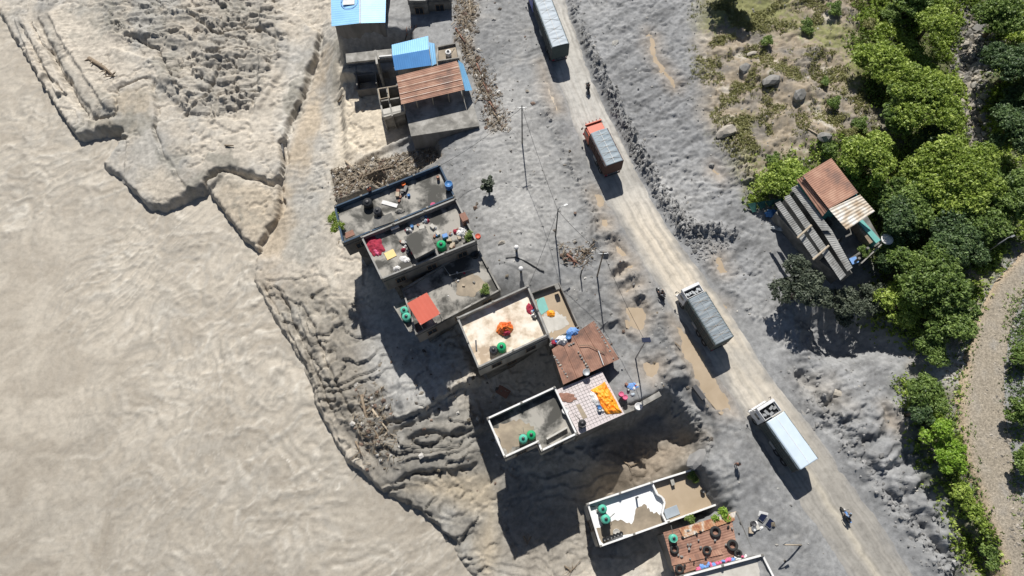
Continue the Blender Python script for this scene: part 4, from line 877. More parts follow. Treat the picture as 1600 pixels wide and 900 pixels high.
# ================================================================== VEHICLES
def wheel(root, x, y, r=.48, wd=.28, name='wheel'):
    t = MB(); t.lathe([(r*.55, -wd/2), (r*.93, -wd/2), (r, -wd/3), (r, wd/3), (r*.93, wd/2), (r*.55, wd/2), (r*.55, -wd/2)], (x, y, r), 20, 'y'); w_ = t.build(name, M_tyre, root, True)
    h = MB(); h.lathe([(0.001, -wd/2+.05), (r*.3, -wd/2+.03), (r*.56, -wd/2+.06), (r*.56, wd/2-.06), (r*.3, wd/2-.03), (0.001, wd/2-.05)], (x, y, r), 14, 'y'); h.build('rim', M_steel, w_, True)
def truck(label, FL, FR, RLp, RRp, cab_front, zt, m_cab, m_side, m_top, kind, z0=.03):
    fl, fr, rl, rr = [U(*p, zt) for p in (FL, FR, RLp, RRp)]
    f = (fl+fr)/2; r = (rl+rr)/2; h = (f-r); h.z = 0; Lc = h.length; h.normalize(); Wd = 2.5
    cf = U(*cab_front, 3.0); front = (cf-r); front.z = 0; Ltot = front.dot(h); rz = math.atan2(h.y, h.x)
    mid = r+h*(Ltot/2)
    root = empty('cargo_truck', (r.x, r.y, z0), rz, label, 'truck', 'trucks driving along the muddy road')
    g = MB(); g.box((Ltot/2-.2, .42, .95), (Ltot-.8, .14, .24)); g.box((Ltot/2-.2, -.42, .95), (Ltot-.8, .14, .24))
    for k in range(6): g.box((.5+k*(Ltot-1.5)/5, 0, .95), (.12, .7, .2))
    g.build('chassis', M_dsteel, root)
    zb_ = 1.25; hh = zt-zb_
    body = MB(); body.box((Lc/2, 0, zb_+.1), (Lc, Wd, .2)); body.box((Lc/2, 1.2, zb_+.2+(hh-.35)/2), (Lc, .08, hh-.35)); body.box((Lc/2, -1.2, zb_+.2+(hh-.35)/2), (Lc, .08, hh-.35))
    body.box((.04, 0, zb_+.2+(hh-.35)/2), (.08, Wd-.18, hh-.35)); body.box((Lc-.04, 0, zb_+.2+(hh-.35)/2), (.08, Wd-.18, hh-.35))
    bo = body.build('cargo_body', m_side, root)
    st = MB(); n = int(Lc/.75)
    for k in range(n+1):
        for s_ in (-1, 1): st.box((.08+k*(Lc-.16)/n, s_*1.27, zb_+.2+(hh-.4)/2), (.08, .06, hh-.4))
    for s_ in (-1, 1):
        for zz in (.35, .9, 1.5): st.box((Lc/2, s_*1.262, zb_+zz), (Lc-.1, .04, .09))
    st.build('side_ribs', M_dside2 if kind == 'orange' else M_dsteel, root)
    # tarpaulin top: low ridge with hoops, sagging between them, drooping sides
    V = []; nx_ = int(Lc/.12); ny_ = 16
    for i in range(nx_+1):
        x_ = i/nx_*Lc
        sag = .045*abs(math.sin(math.pi*i/nx_*n)) if kind != 'box' else 0.0
        for j in range(ny_+1):
            u = j/ny_*2-1; z_ = zt-.10*abs(u)**2-(.015*math.sin(x_*7+u*3))-sag*(1-abs(u)*.3)
            if kind == 'box': z_ = zt-.04*abs(u)
            yy = u*1.29
            if abs(u) > .98: z_ -= .28+.05*math.sin(x_*3)
            V.append((x_, yy, z_))
    Fs = [(i*(ny_+1)+j, (i+1)*(ny_+1)+j, (i+1)*(ny_+1)+j+1, i*(ny_+1)+j+1) for i in range(nx_) for j in range(ny_)]
    tp = MB().add(V, Fs).build('tarpaulin' if kind != 'box' else 'box_roof', m_top, root, True); sm = tp.modifiers.new('s', 'SOLIDIFY'); sm.thickness = .03
    rp = MB()
    rp.box((Lc/2, 0, zt+.012), (Lc-.1, .05, .02)); rp.build('ridge_seam', M_clwhite if kind != 'grey' else M_tingrey, tp)
    if kind != 'box':
        rp = MB(); kk = 5
        for k in range(kk):
            x0_ = .3+k*(Lc-.6)/kk; x1_ = x0_+(Lc-.6)/kk
            for a_, b_ in ((x0_, x1_), (x1_, x0_)): rp.tube([(a_, -1.31, zt-.3), (a_*.7+b_*.3, -.9, zt-.045), ((a_+b_)/2, 0, zt+.03), (a_*.3+b_*.7, .9, zt-.045), (b_, 1.31, zt-.3)], .016, 4)
        rp.build('rope_lashing', M_woodl, tp)
    if kind in ('grey', 'dark'):
        rp = MB()
        for k in range(1, n*2): rp.box((k*Lc/(n*2), .62, zt-.022), (.03, 1.15, .02)); rp.box((k*Lc/(n*2), -.62, zt-.022), (.03, 1.15, .02))
        rp.build('tie_straps', M_tingrey, tp)
    # cab
    c0 = Lc+.15; cl = Ltot-c0; zc = 2.75
    cb = MB(); W2 = 1.2
    prof = [(c0, .7), (Ltot-.05, .7), (Ltot, 1.3), (Ltot-.03, 1.75), (Ltot-.22, zc), (c0, zc)]
    n_p = len(prof); cb.add([(x_, -W2, z_) for x_, z_ in prof]+[(x_, W2, z_) for x_, z_ in prof], [tuple(range(n_p)), tuple(range(n_p, 2*n_p))[::-1]]+[((i+1) % n_p, i, n_p+i, n_p+(i+1) % n_p) for i in range(n_p)])
    cabo = recalc(cb.build('cab', m_cab, root)); bevel(cabo, .07, 3)
    ws = MB(); ws.add([(Ltot-.02, -1.05, 1.85), (Ltot-.02, 1.05, 1.85), (Ltot-.19, 1.0, 2.6), (Ltot-.19, -1.0, 2.6), (Ltot-.06, -1.05, 1.85), (Ltot-.06, 1.05, 1.85), (Ltot-.23, 1.0, 2.6), (Ltot-.23, -1.0, 2.6)], [(0, 1, 2, 3), (7, 6, 5, 4), (0, 4, 5, 1), (1, 5, 6, 2), (2, 6, 7, 3), (3, 7, 4, 0)])
    ws.build('windscreen', M_glass, cabo)
    for s_ in (-1, 1):
        d = MB(); d.box((c0+cl*.5, s_*1.205, 2.15), (cl*.5, .02, .55)); d.build('side_window', M_glass, cabo)
        d = MB(); d.box((Ltot+.03, s_*.9, 1.05), (.06, .3, .2)); d.build('headlight', M_clwhite, cabo)
        d = MB(); d.tube([(Ltot-.15, s_*1.2, 2.3), (Ltot+.2, s_*1.42, 2.35), (Ltot+.2, s_*1.42, 1.95)], .03, 6); d.box((Ltot+.2, s_*1.42, 2.0), (.06, .22, .4)); d.build('mirror', M_black, cabo)
    d = MB(); d.box((Ltot+.09, 0, .75), (.18, 2.4, .3)); d.build('bumper', m_cab if kind != 'orange' else M_redcloth, cabo)
    rk = MB(); z_ = zc+.01
    if kind == 'orange':
        for k in range(5): rk.tube([(Ltot-.2, -1+k*.5, zc), (Ltot+.15, -1+k*.5*1.0, zc+.55)], .05, 6)
        rk.box((c0+cl/2, 0, zc+.12), (cl-.35, 2.1, .2)); rk.box((Ltot-.1, 0, zc+.3), (.15, 2.3, .35)); rk.build('roof_crest', m_cab, cabo)
    else:
        for y_ in (-1.1, 1.1): rk.box((c0+cl/2-.1, y_, zc+.35), (cl-.2, .06, .5))
        rk.box((Ltot-.25, 0, zc+.35), (.35, 2.3, .55)); rk.box((c0+.05, 0, zc+.35), (.06, 2.2, .5)); rk.build('roof_rack', m_cab, cabo)
        b_ = MB(); b_.box((c0+cl/2-.15, 0, zc+.02), (cl-.5, 2.1, .03)); b_.build('rack_floor', M_black, cabo)
        random.seed(hash(kind) % 7+3); it = MB()
        for k in range(5): it.box((c0+.3+random.random()*(cl-1.1), -.8+k*.38, zc+.22), (.35+random.random()*.3, .3, .3), random.random()*2)
        it.build('rack_load', M_tingrey if kind != 'box' else M_steel, cabo)
    for x_ in (1.3, 2.55): 
        for s_ in (-1, 1): wheel(root, x_, s_*1.05, .5, .36)
    for s_ in (-1, 1): wheel(root, Ltot-1.2, s_*1.06, .5, .28)
    for s_ in (-1, 1):
        d = MB(); d.lathe([(0.001, -.5), (.28, -.5), (.3, -.45), (.3, .45), (.28, .5), (.001, .5)], (0, 0, 0), 14); o = d.build('fuel_tank', M_steel, root, True); o.rotation_euler = (0, math.pi/2, 0); o.location = (Lc*.58, s_*1.0, .8)
        d = MB(); d.box((Lc*.45+.2, s_*1.15, 1.0), (Lc*.35, .05, .1)); d.box((Lc*.45+.2, s_*1.15, .65), (Lc*.35, .05, .1)); d.build('side_guard', M_dsteel, root)
        d = MB(); d.box((-.03, s_*.95, 1.12), (.06, .3, .14)); d.build('tail_light', M_redcloth, root)
    d = MB(); d.box((.0, 0, .75), (.1, 2.2, .14)); d.build('rear_bar', M_dsteel, root)
    return root, Lc, Ltot
M_tarp1 = mat('pale_grey_tarpaulin', (.44, .50, .56), (.37, .42, .47), scale=.8, rough=.6)
M_tarp2 = mat('slate_tarpaulin', (.27, .33, .38), (.22, .27, .31), scale=.8, rough=.6)
M_tarp3 = mat('mid_grey_tarpaulin', (.235, .275, .31), (.19, .225, .25), scale=.8, rough=.6)
M_boxw = mat('pale_blue_box_roof', (.60, .70, .80), (.54, .63, .72), scale=.8, rough=.5)
M_orcab = mat('orange_cab_paint', (.62, .13, .06), (.50, .09, .045), scale=2, rough=.5)
M_dside = mat('dark_green_side', (.07, .10, .10), (.05, .07, .07), scale=2)
M_dside2 = mat('dark_red_side', (.10, .05, .04), (.07, .035, .03), scale=2)
M_whcab = mat('white_cab_paint', (.74, .75, .78), (.62, .62, .62), scale=2, rough=.4)
M_blcab = mat('blue_cab_paint', (.10, .14, .50), (.08, .11, .42), scale=2, rough=.45)
T1 = truck('long truck with a pale grey covered load entering at the top edge of the photo', (834, -6), (858, -10), (864.4, 73), (887.6, 67.7), (840, -28), 3.9, M_blcab, M_dside, M_tarp1, 'pale')
T2 = truck('truck with an orange red cab and a slate grey tarpaulin', (924, 207.5), (947.5, 200), (949.5, 258), (972, 251), (928, 191), 3.7, M_orcab, M_dside2, M_tarp2, 'orange')
T3 = truck('truck with a white open topped cab and ribbed grey tarpaulin beside the long puddle', (1079, 467), (1099.5, 456), (1122, 538), (1143.6, 526), (1077, 447), 3.7, M_whcab, M_dside, M_tarp3, 'grey')
T4 = truck('white truck with a smooth pale box roof, lowest of the trucks on the road', (1201, 657), (1222.6, 644.5), (1252.5, 733), (1277.5, 717.5), (1190, 632), 3.7, M_whcab, M_dside, M_boxw, 'box')
for t_ in (T1, T2, T3, T4): print('TRUCK', round(t_[1], 2), round(t_[2], 2))
# ---- people and motorcycles
def person(label, px, py, z, pose, mshirt, mleg, mhair, rz=0, loc=None, group=None):
    """one continuous skinned body; separate clothing shells keep to legs and torso by material index"""
    if pose == 'stand':
        J_ = {'pel': (0, 0, .92), 'che': (0, 0, 1.28), 'nec': (0, 0, 1.48), 'hed': (.02, 0, 1.66), 'top': (.02, 0, 1.73), 'sl': (0, .19, 1.40), 'el': (0, .27, 1.12), 'hl': (.08, .28, .88), 'sr': (0, -.19, 1.40), 'er': (0, -.27, 1.12), 'hr': (.08, -.28, .88),
              'tl': (0, .1, .88), 'kl': (.03, .11, .48), 'al': (0, .12, .09), 'fl': (.16, .13, .04), 'tr': (0, -.1, .88), 'kr': (.03, -.11, .48), 'ar': (0, -.12, .09), 'fr': (.16, -.13, .04)}
    else:                                          # riding astride: hips on the seat, knees forward, hands on the bars
        J_ = {'pel': (0, 0, .86), 'che': (.10, 0, 1.2), 'nec': (.16, 0, 1.40), 'hed': (.2, 0, 1.58), 'top': (.21, 0, 1.66), 'sl': (.13, .2, 1.33), 'el': (.32, .3, 1.12), 'hl': (.53, .3, 1.04), 'sr': (.13, -.2, 1.33), 'er': (.32, -.3, 1.12), 'hr': (.53, -.3, 1.04),
              'tl': (.03, .11, .84), 'kl': (.4, .22, .72), 'al': (.18, .22, .34), 'fl': (.34, .22, .30), 'tr': (.03, -.11, .84), 'kr': (.4, -.22, .72), 'ar': (.18, -.22, .34), 'fr': (.34, -.22, .30)}
    Ed = [('pel', 'che'), ('che', 'nec'), ('nec', 'hed'), ('hed', 'top'), ('che', 'sl'), ('sl', 'el'), ('el', 'hl'), ('che', 'sr'), ('sr', 'er'), ('er', 'hr'), ('pel', 'tl'), ('tl', 'kl'), ('kl', 'al'), ('al', 'fl'), ('pel', 'tr'), ('tr', 'kr'), ('kr', 'ar'), ('ar', 'fr')]
    Rd = {'pel': (.15, .12), 'che': (.17, .12), 'nec': (.06, .06), 'hed': (.1, .1), 'top': (.075, .075), 'sl': (.07, .07), 'el': (.05, .05), 'hl': (.04, .03), 'sr': (.07, .07), 'er': (.05, .05), 'hr': (.04, .03), 'tl': (.1, .1), 'kl': (.068, .068), 'al': (.045, .045), 'fl': (.04, .035), 'tr': (.1, .1), 'kr': (.068, .068), 'ar': (.045, .045), 'fr': (.04, .035)}
    def skin(name, keys, grow, m, parent=None):
        ks = [k for k in J_ if k in keys]; ix = {k: i for i, k in enumerate(ks)}
        me = bpy.data.meshes.new(name); me.from_pydata([J_[k] for k in ks], [(ix[a], ix[b]) for a, b in Ed if a in ix and b in ix], [])
        o = bpy.data.objects.new(name, me); COL.objects.link(o); me.materials.append(m)
        o.modifiers.new('skin', 'SKIN'); lay = me.skin_vertices[0]
        for k in ks: lay.data[ix[k]].radius = tuple(r_*grow for r_ in Rd[k])
        lay.data[ix['pel'] if 'pel' in ix else 0].use_root = True
        ss = o.modifiers.new('sub', 'SUBSURF'); ss.levels = ss.render_levels = 2
        if parent: o.parent = parent; KIDS.setdefault(parent.name, []).append(o)
        return o
    b = skin('person', set(J_), 1.0, M_skin)
    skin('shirt', {'pel', 'che', 'sl', 'el', 'sr', 'er'}, 1.16, mshirt, b)
    skin('trousers', {'pel', 'tl', 'kl', 'al', 'tr', 'kr', 'ar'}, 1.15, mleg, b)
    h = J_['hed']; cap = MB(); cap.lathe([(.001, .135), (.07, .12), (.115, .07), (.13, 0), (.12, -.06), (.1, -.075)], (h[0]-.01, h[1], h[2]+.02), 14); cap.build('helmet' if pose != 'stand' else 'hair', mhair, b, True)
    b.location = loc if loc else (*U(px, py, z)[:2], z); b.rotation_euler = (0, 0, rz)
    return tag(b, label, 'person', group)
def moto(label, px, py, rz, mbody):
    p = U(px, py, .04); root = empty('motorcycle', (p.x, p.y, .04), rz, label, 'motorcycle', 'motorcycles on the muddy road')
    for x_ in (-.62, .66):
        t = MB(); t.lathe([(.2, -.05), (.28, -.05), (.3, 0), (.28, .05), (.2, .05), (.2, -.05)], (x_, 0, .3), 18, 'y'); wo_ = t.build('wheel', M_tyre, root, True)
        h = MB(); h.lathe([(.001, -.04), (.2, -.02), (.2, .02), (.001, .04)], (x_, 0, .3), 12, 'y'); h.build('rim', M_steel, wo_)
    g = MB(); g.box((.18, 0, .76), (.48, .28, .2), taper=.8); bevel(g.build('fuel_tank', mbody, root), .05, 3)
    g = MB(); g.box((-.3, 0, .78), (.75, .25, .1)); bevel(g.build('seat', M_black, root), .04, 2)
    g = MB(); g.tube([(.55, 0, .85), (.1, 0, .62), (-.3, 0, .6), (-.62, 0, .32)], .04, 8); g.box((.02, 0, .42), (.4, .26, .32)); g.build('frame', M_dsteel, root)
    g = MB(); g.tube([(.48, 0, 1.0), (.66, .07, .3)], .03, 8); g.tube([(.48, 0, 1.0), (.66, -.07, .3)], .03, 8); g.build('fork', M_steel, root)
    g = MB(); g.tube([(.42, -.36, 1.0), (.5, -.15, 1.04), (.5, .15, 1.04), (.42, .36, 1.0)], .022, 8); g.build('handlebar', M_black, root)
    g = MB(); g.lathe([(.001, .08), (.07, .06), (.09, 0), (.06, -.06), (.001, -.07)], (.6, 0, .9), 12); g.build('headlight', M_clwhite, root, True)
    g = MB(); g.tube([(.1, -.15, .3), (-.3, -.17, .3), (-.75, -.18, .38)], .045, 8); g.build('exhaust', M_steel, root)
    g = MB(); g.box((-.72, 0, .62), (.35, .16, .05)); g.build('rear_mudguard', mbody, root)
    return root
road_dir = math.atan2(U(905, 100).y-U(950, 200).y, U(905, 100).x-U(950, 200).x)
def rider(mt, label, ms, ml, mh):
    return person(label, 0, 0, 0, 'ride', ms, ml, mh, mt.rotation_euler.z, (mt.location.x-.22*math.cos(mt.rotation_euler.z), mt.location.y-.22*math.sin(mt.rotation_euler.z), mt.location.z-.01))
m1 = moto('dark motorcycle on the pale stretch of road between the two upper trucks', 918, 141, math.pi/2+.1, M_black)
rider(m1, 'rider in dark clothes on the motorcycle between the two upper trucks', M_black, M_dsteel, M_black)
m2 = moto('dark motorcycle with two riders at the road edge left of the white open topped truck', 1031, 461, math.pi/2+.45, M_dsteel)
rider(m2, 'front rider in dark jacket on the motorcycle at the road edge', M_dsteel, M_black, M_black)
pr = person('pillion passenger in a grey jacket on the motorcycle at the road edge', 0, 0, 0, 'ride', M_tingrey, M_black, M_black, m2.rotation_euler.z, (m2.location.x-.58*math.cos(m2.rotation_euler.z), m2.location.y-.58*math.sin(m2.rotation_euler.z), m2.location.z-.01))
m3 = moto('blue motorcycle riding alone below the lowest truck', 1319, 805, math.pi*.62, M_clblue)
rider(m3, 'rider in a pale blue shirt and dark helmet below the lowest truck', mat('pale_blue_shirt', (.30, .42, .62), (.25, .36, .52), scale=3), M_black, M_black)
q = G(1149, 727); person('person in dark trousers standing on the mud left of the lowest truck', 0, 0, 0, 'stand', M_brick, M_dsteel, M_black, 1.2, (q.x, q.y, q.z))
q = U(580, 303, 2.3); person('person in an orange top standing on the blue walled roof', 0, 0, 0, 'stand', M_orcab, M_black, M_black, -.8, (q.x, q.y, 2.3))
# ================================================================== SMALL THINGS
ORD = 'first second third fourth fifth sixth seventh eighth ninth tenth eleventh twelfth thirteenth fourteenth fifteenth sixteenth'.split()
def at(px, py, z): p = U(px, py, z); return (p.x, p.y, z)
def tank(label, px, py, z, m, r=.52, h=1.15, stand=0, group='water tanks on the roofs'):
    p = at(px, py, z+stand+h); root = empty('water_tank', (p[0], p[1], z), random.random()*3, label, 'water tank', group)
    b = MB(); prof = [(r*.96, 0), (r, .05)]
    for k in range(4): prof += [(r, .1+k*.2*h), (r*.94, .14+k*.2*h), (r*.94, .2+k*.2*h), (r, .24+k*.2*h)]
    prof += [(r, h*.86), (r*.8, h*.95), (r*.42, h), (r*.40, h+.02), (.001, h+.03)]
    b.lathe(prof, (0, 0, stand), 22); b.build('tank_body', m, root, True)
    l = MB(); l.lathe([(r*.36, h+.03), (r*.36, h+.1), (r*.3, h+.13), (.001, h+.14)], (0, 0, stand), 16); l.build('lid', M_black if m is not M_black else M_dsteel, root, True)
    rb = MB()
    for k in range(8):
        a = k*math.pi/4; rb.tube([(r*.42*math.cos(a), r*.42*math.sin(a), stand+h+.0), (r*.97*math.cos(a), r*.97*math.sin(a), stand+h*.87)], .022, 5)
    rb.build('rib', m, root)
    pp_ = MB(); pp_.tube([(r*.9, 0, stand+.15), (r+.25, 0, stand+.15), (r+.25, 0, .05), (r+.9, .2, .05)], .03, 6); pp_.build('pipe', M_conc, root)
    if stand: s = MB(); s.box((0, 0, stand/2), (r*1.9, r*1.9, stand-.01)); s.build('stand', M_concd, root)
    return root
def tyre(label, px, py, z, r=.5, w_=.24, group='old tyres on the rusty roof', tilt=0):
    p = at(px, py, z); t = MB(); t.lathe([(r*.55, -w_/2), (r*.8, -w_/2), (r*.97, -w_*.35), (r, 0), (r*.97, w_*.35), (r*.8, w_/2), (r*.55, w_/2), (r*.52, 0), (r*.55, -w_/2)], (0, 0, w_/2), 26)
    o = t.build('tyre', M_tyre, None, True); o.location = p; o.rotation_euler = (tilt, tilt*.5, random.random()*3); return tag(o, label, 'tyre', group)
def stone_mesh(seed, sub=2):
    import bmesh
    rnd = random.Random(seed); bm = bmesh.new(); bmesh.ops.create_icosphere(bm, subdivisions=sub, radius=1)
    ph = [rnd.uniform(0, 6) for _ in range(6)]; pl = [Vector((rnd.uniform(-1, 1), rnd.uniform(-1, 1), rnd.uniform(-1, 1))).normalized() for _ in range(7)]
    for v in bm.verts:
        d = v.co.normalized(); k = 1+.12*math.sin(3*d.x+ph[0])+.12*math.sin(4*d.y+ph[1])+.1*math.sin(5*d.z+ph[2])
        for q in pl:
            t = d.dot(q)*k
            if t > .68: k *= .68/t
        v.co = d*k
    me = bpy.data.meshes.new('stone'); bm.to_mesh(me); bm.free(); return me
STM = [stone_mesh(s) for s in range(7)]
def stone(label, px, py, z, s, m, group=None, name='boulder', cat='boulder', ground=True, rz=None):
    p = G(px, py, z) if ground else Vector(at(px, py, z)); me = STM[int(abs(px*7+py*3)) % 7]
    me = me.copy(); me.name = name; me.materials.append(m); o = bpy.data.objects.new(name, me); COL.objects.link(o)
    s = s if isinstance(s, tuple) else (s, s*.8, s*.6); o.scale = s; o.location = (p.x, p.y, p.z+s[2]*.12); o.rotation_euler = (random.uniform(-.3, .3), random.uniform(-.3, .3), random.random()*6 if rz is None else rz)
    return tag(o, label, cat, group)
def crumple(name, label, cat, px, py, z, a, b, h, m, seed=0, rz=0, group=None, m2=None, poly=None):
    """heap or spread of cloth: closed crumpled shell"""
    n = 36; p = at(px, py, z) if poly is None else (0, 0, z)
    u = np.linspace(-1, 1, n); UU, VV = np.meshgrid(u, u); rr = np.maximum(np.abs(UU), np.abs(VV)); th = np.arctan2(VV, UU)
    if poly is None:
        k = rr/np.maximum(np.hypot(UU, VV), 1e-6); xx = UU*k; yy = VV*k
        ed = 1+.25*pn(np.cos(th)*2+seed, np.sin(th)*2, seed)
        x = xx*a*ed; y = yy*b*ed; cr, sr = math.cos(rz), math.sin(rz); x, y = x*cr-y*sr+p[0], x*sr+y*cr+p[1]
    else:
        c4 = [at(*q, z) for q in poly]; s_ = (UU+1)/2; t_ = (VV+1)/2
        x = (1-s_)*(1-t_)*c4[0][0]+s_*(1-t_)*c4[1][0]+s_*t_*c4[2][0]+(1-s_)*t_*c4[3][0]; y = (1-s_)*(1-t_)*c4[0][1]+s_*(1-t_)*c4[1][1]+s_*t_*c4[2][1]+(1-s_)*t_*c4[3][1]
        x = x+.18*fbm(y*.8, x*.8, 3, seed+3); y = y+.18*fbm(y*.8+9, x*.8, 3, seed+4)
    fold = ridg(x*1.3+seed, y*.9, 4, seed+7, .6)
    zz_ = z+.02+(h*(1-rr**2)*(.45+.55*np.clip(fold+.4, 0, 1.3))+.06*np.clip(fold, 0, 1) if poly is None else h*np.clip(fold+.25, .03, 1.2)*(1-rr**6))
    V = np.stack([x.ravel(), y.ravel(), zz_.ravel()], 1); V2 = V.copy(); V2[:, 2] = z+.004
    i = np.arange(n*n).reshape(n, n); F = np.stack([i[:-1, :-1], i[:-1, 1:], i[1:, 1:], i[1:, :-1]], -1).reshape(-1, 4)
    bd = list(i[0, :])+list(i[1:, -1])+list(i[-1, -2::-1])+list(i[-2:0, 0]); N = n*n
    Fs = np.array([(bd[(k+1) % len(bd)], bd[k], bd[k]+N, bd[(k+1) % len(bd)]+N) for k in range(len(bd))])
    o = npmesh(name, np.concatenate([V, V2]), np.concatenate([F, F[:, ::-1]+N, Fs]), m); return tag(o, label, cat, group)
def barrel(label, px, py, z, m, r=.28, h=.85, group=None, ground=False, name='barrel', cat='barrel'):
    p = G(px, py, z) if ground else Vector(at(px, py, z)); b = MB(); b.lathe([(.001, 0), (r*.95, 0), (r, .03), (r, h*.32), (r*1.05, h*.34), (r, h*.36), (r, h*.65), (r*1.05, h*.67), (r, h*.69), (r, h*.97), (r*.9, h), (r*.86, h*.93), (.001, h*.93)], (0, 0, 0), 18)
    o = b.build(name, m, None, True); o.location = p; return tag(o, label, cat, group)
def board(name, label, cat, px, py, z, L, W, T, m, rz, group=None, ground=False, tilt=0):
    p = G(px, py, z) if ground else Vector(at(px, py, z)); b = MB(); b.box((0, 0, T/2), (L, W, T)); o = b.build(name, m); bevel(o, .01, 1); o.location = (p.x, p.y, p.z+.01+(abs(math.sin(tilt))*W/2)); o.rotation_euler = (tilt, 0, rz); return tag(o, label, cat, group)
random.seed(5)
ZA, ZB, ZE, ZD, ZC, ZT, ZF = 2.3, 2.7, .35, 2.4, 1.5, .7, F_Z
tank('large black tank with an open top near the middle of the blue walled roof', 573.5, 315, ZA, M_black, .62, 1.0)
tank('dark grey tank on a block stand beside the black one on the blue walled roof', 589, 328, ZA, M_dsteel, .52, 1.1, .5)
tank('single bright green tank at the stair housing on the crowded terrace', 689, 381, ZB, M_green, .58, 1.15)
tank('upper teal tank on the ledge left of the red canopy', 631, 484, -.2, M_teal, .5, 1.1)
tank('lower teal tank on the ledge left of the red canopy', 634.5, 494, -.2, M_teal, .55, 1.1)
tank('bright green tank beside a dark one on the cream roof', 783.5, 541, ZD, M_green, .55, 1.1)
tank('dark grey tank beside the green one on the cream roof', 771, 546, ZD, M_dsteel, .5, .95)
tank('left green tank of the pair on the notched grey roof', 817.5, 685, ZC, M_teal, .5, 1.1)
tank('right green tank of the pair on the notched grey roof', 830, 679, ZC, M_green, .52, 1.1)
tank('small dark tank on the tiled terrace edge above the basin', 910, 661, ZT, M_black, .45, .9)
tank('upper teal tank on the white half of the long roof', 942, 795, ZF, M_teal, .5, 1.2, .3)
tank('lower teal tank raised on a block on the white half of the long roof', 947, 811, ZF, M_teal, .52, 1.1, .9)
tank('pale grey green tank at the left end of the tyre covered roof', 1053, 841, H_Z, M_teal, .45, .9)
tank('small white tank in the fenced bay right of the blue gable', 700, 80, .62, M_clwhite, .42, .8)
for i, (x_, y_, r_, d) in enumerate(((1053.5, 858, .5, 'below the small tank'), (1117.5, 831, .62, 'with a pale hub, at the edge of the pale patched sheet'), (1144, 852, .62, 'largest, in the middle of the right half'), (1104, 860, .48, 'near the centre of the roof'), (1153, 865, .45, 'just below the largest one'), (1061.5, 889, .5, 'in the bottom left corner of the roof'), (1160, 817, .4, 'in the top right corner by the gable wall'))):
    tyre('old tyre '+d, x_, y_, H_Z+.07, r_)
random.seed(8)
for k in range(26):
    u, v = random.random(), random.random(); x_ = 1042+110*u+18*v; y_ = 838-30*u+50*v
    stone(('dark' if k % 3 else 'black')+' stone, '+('upper ' if v < .33 else 'central ' if v < .67 else 'lower ')+('far left' if u < .2 else 'left' if u < .4 else 'middle' if u < .6 else 'right' if u < .8 else 'far right')+' of the tyre covered roof', x_, y_, H_Z+.1, random.uniform(.13, .24), M_stone if k % 3 else M_tyre, 'stones among the tyres', 'stone', 'stone', False)
for k in range(16):
    f = k/15; crumple('cloth', ORD[k]+' cloth from the left along the lower edge of the tyre covered roof', 'cloth', 1092+72*f, 888-18*f+random.uniform(-2.5, 2), H_Z+.1, random.uniform(.2, .4), random.uniform(.15, .3), .2, random.choice([M_clwhite, M_clwhite, M_clblue, M_pink, M_clwhite]), k, random.random()*3, 'clothes drying along the tyre covered roof')
def gline(a, b, n, lab, z0=1.75, z1=1.45):
    for k in range(n):
        f = (k+random.uniform(-.2, .2))/(n-1); x_ = a[0]+(b[0]-a[0])*f; y_ = a[1]+(b[1]-a[1])*f
        stone(ORD[k]+' '+lab, x_, y_, z0+(z1-z0)*f, random.uniform(.14, .22), M_stone if k % 4 else M_stonel, 'stones weighing down the brown tin roof', 'stone', 'stone', False)
gline((865, 555), (886, 588), 9, 'stone from the top in the left line on the brown tin roof')
gline((904, 551), (920, 577), 7, 'stone from the top in the middle line on the brown tin roof')
gline((929, 506), (953, 548), 11, 'stone from the top in the right line on the brown tin roof')
gline((958, 560), (972, 556), 3, 'stone from the left at the right corner of the brown tin roof', 1.45, 1.4)
gline((889, 540), (897, 536), 3, 'stone from the left near the upper edge of the brown tin roof', 1.85, 1.85)
st = MB(); st.tube([at(905, 540, 1.95), at(919, 539, 1.9), at(945, 552, 1.7)], .04, 6); tag(st.build('stick', M_wood), 'long bent stick lying across the brown tin roof', 'stick')
st = MB(); st.tube([at(935, 548, 1.8), at(943, 570, 1.6)], .06, 6); tag(st.build('pole', M_clwhite), 'short pale pole beside the bent stick on the brown tin roof', 'pole')
barrel('grey basin at the lower edge of the brown tin roof', 916, 582, 1.5, M_tingrey, .42, .2, name='basin', cat='basin')
# A
board('board', 'long white board lying on the blue walled roof', 'board', 609, 319, ZA, 2.1, .55, .1, M_clwhite, -.35)
barrel('bright blue barrel at the right wall of the blue walled roof', 702, 293, ZA+.4, M_blueplastic, .5, 1.0)
barrel('pink basin against the low shared wall of the blue walled roof', 677, 321, ZA, M_pink, .35, .2, name='basin', cat='basin')
barrel('small rusty drum in the upper right corner of the blue walled roof', 685, 280, ZA, M_rust, .2, .7)
board('door', 'brown door leaf laid near the left end of the blue walled roof', 'door', 546, 366, ZA, 1.2, .8, .06, M_brick, .4)
crumple('sack', 'grey sack beside the long white board', 'sack', 625, 330, ZA, .6, .4, .35, M_conc, 4)
board('bench', 'dark bench near the person on the blue walled roof', 'bench', 634, 297, ZA, .9, .4, .45, M_dsteel, 1.2)
barrel('orange pot right of the dark bench on the blue walled roof', 631, 289, ZA, M_orange, .3, .4, name='pot', cat='pot')
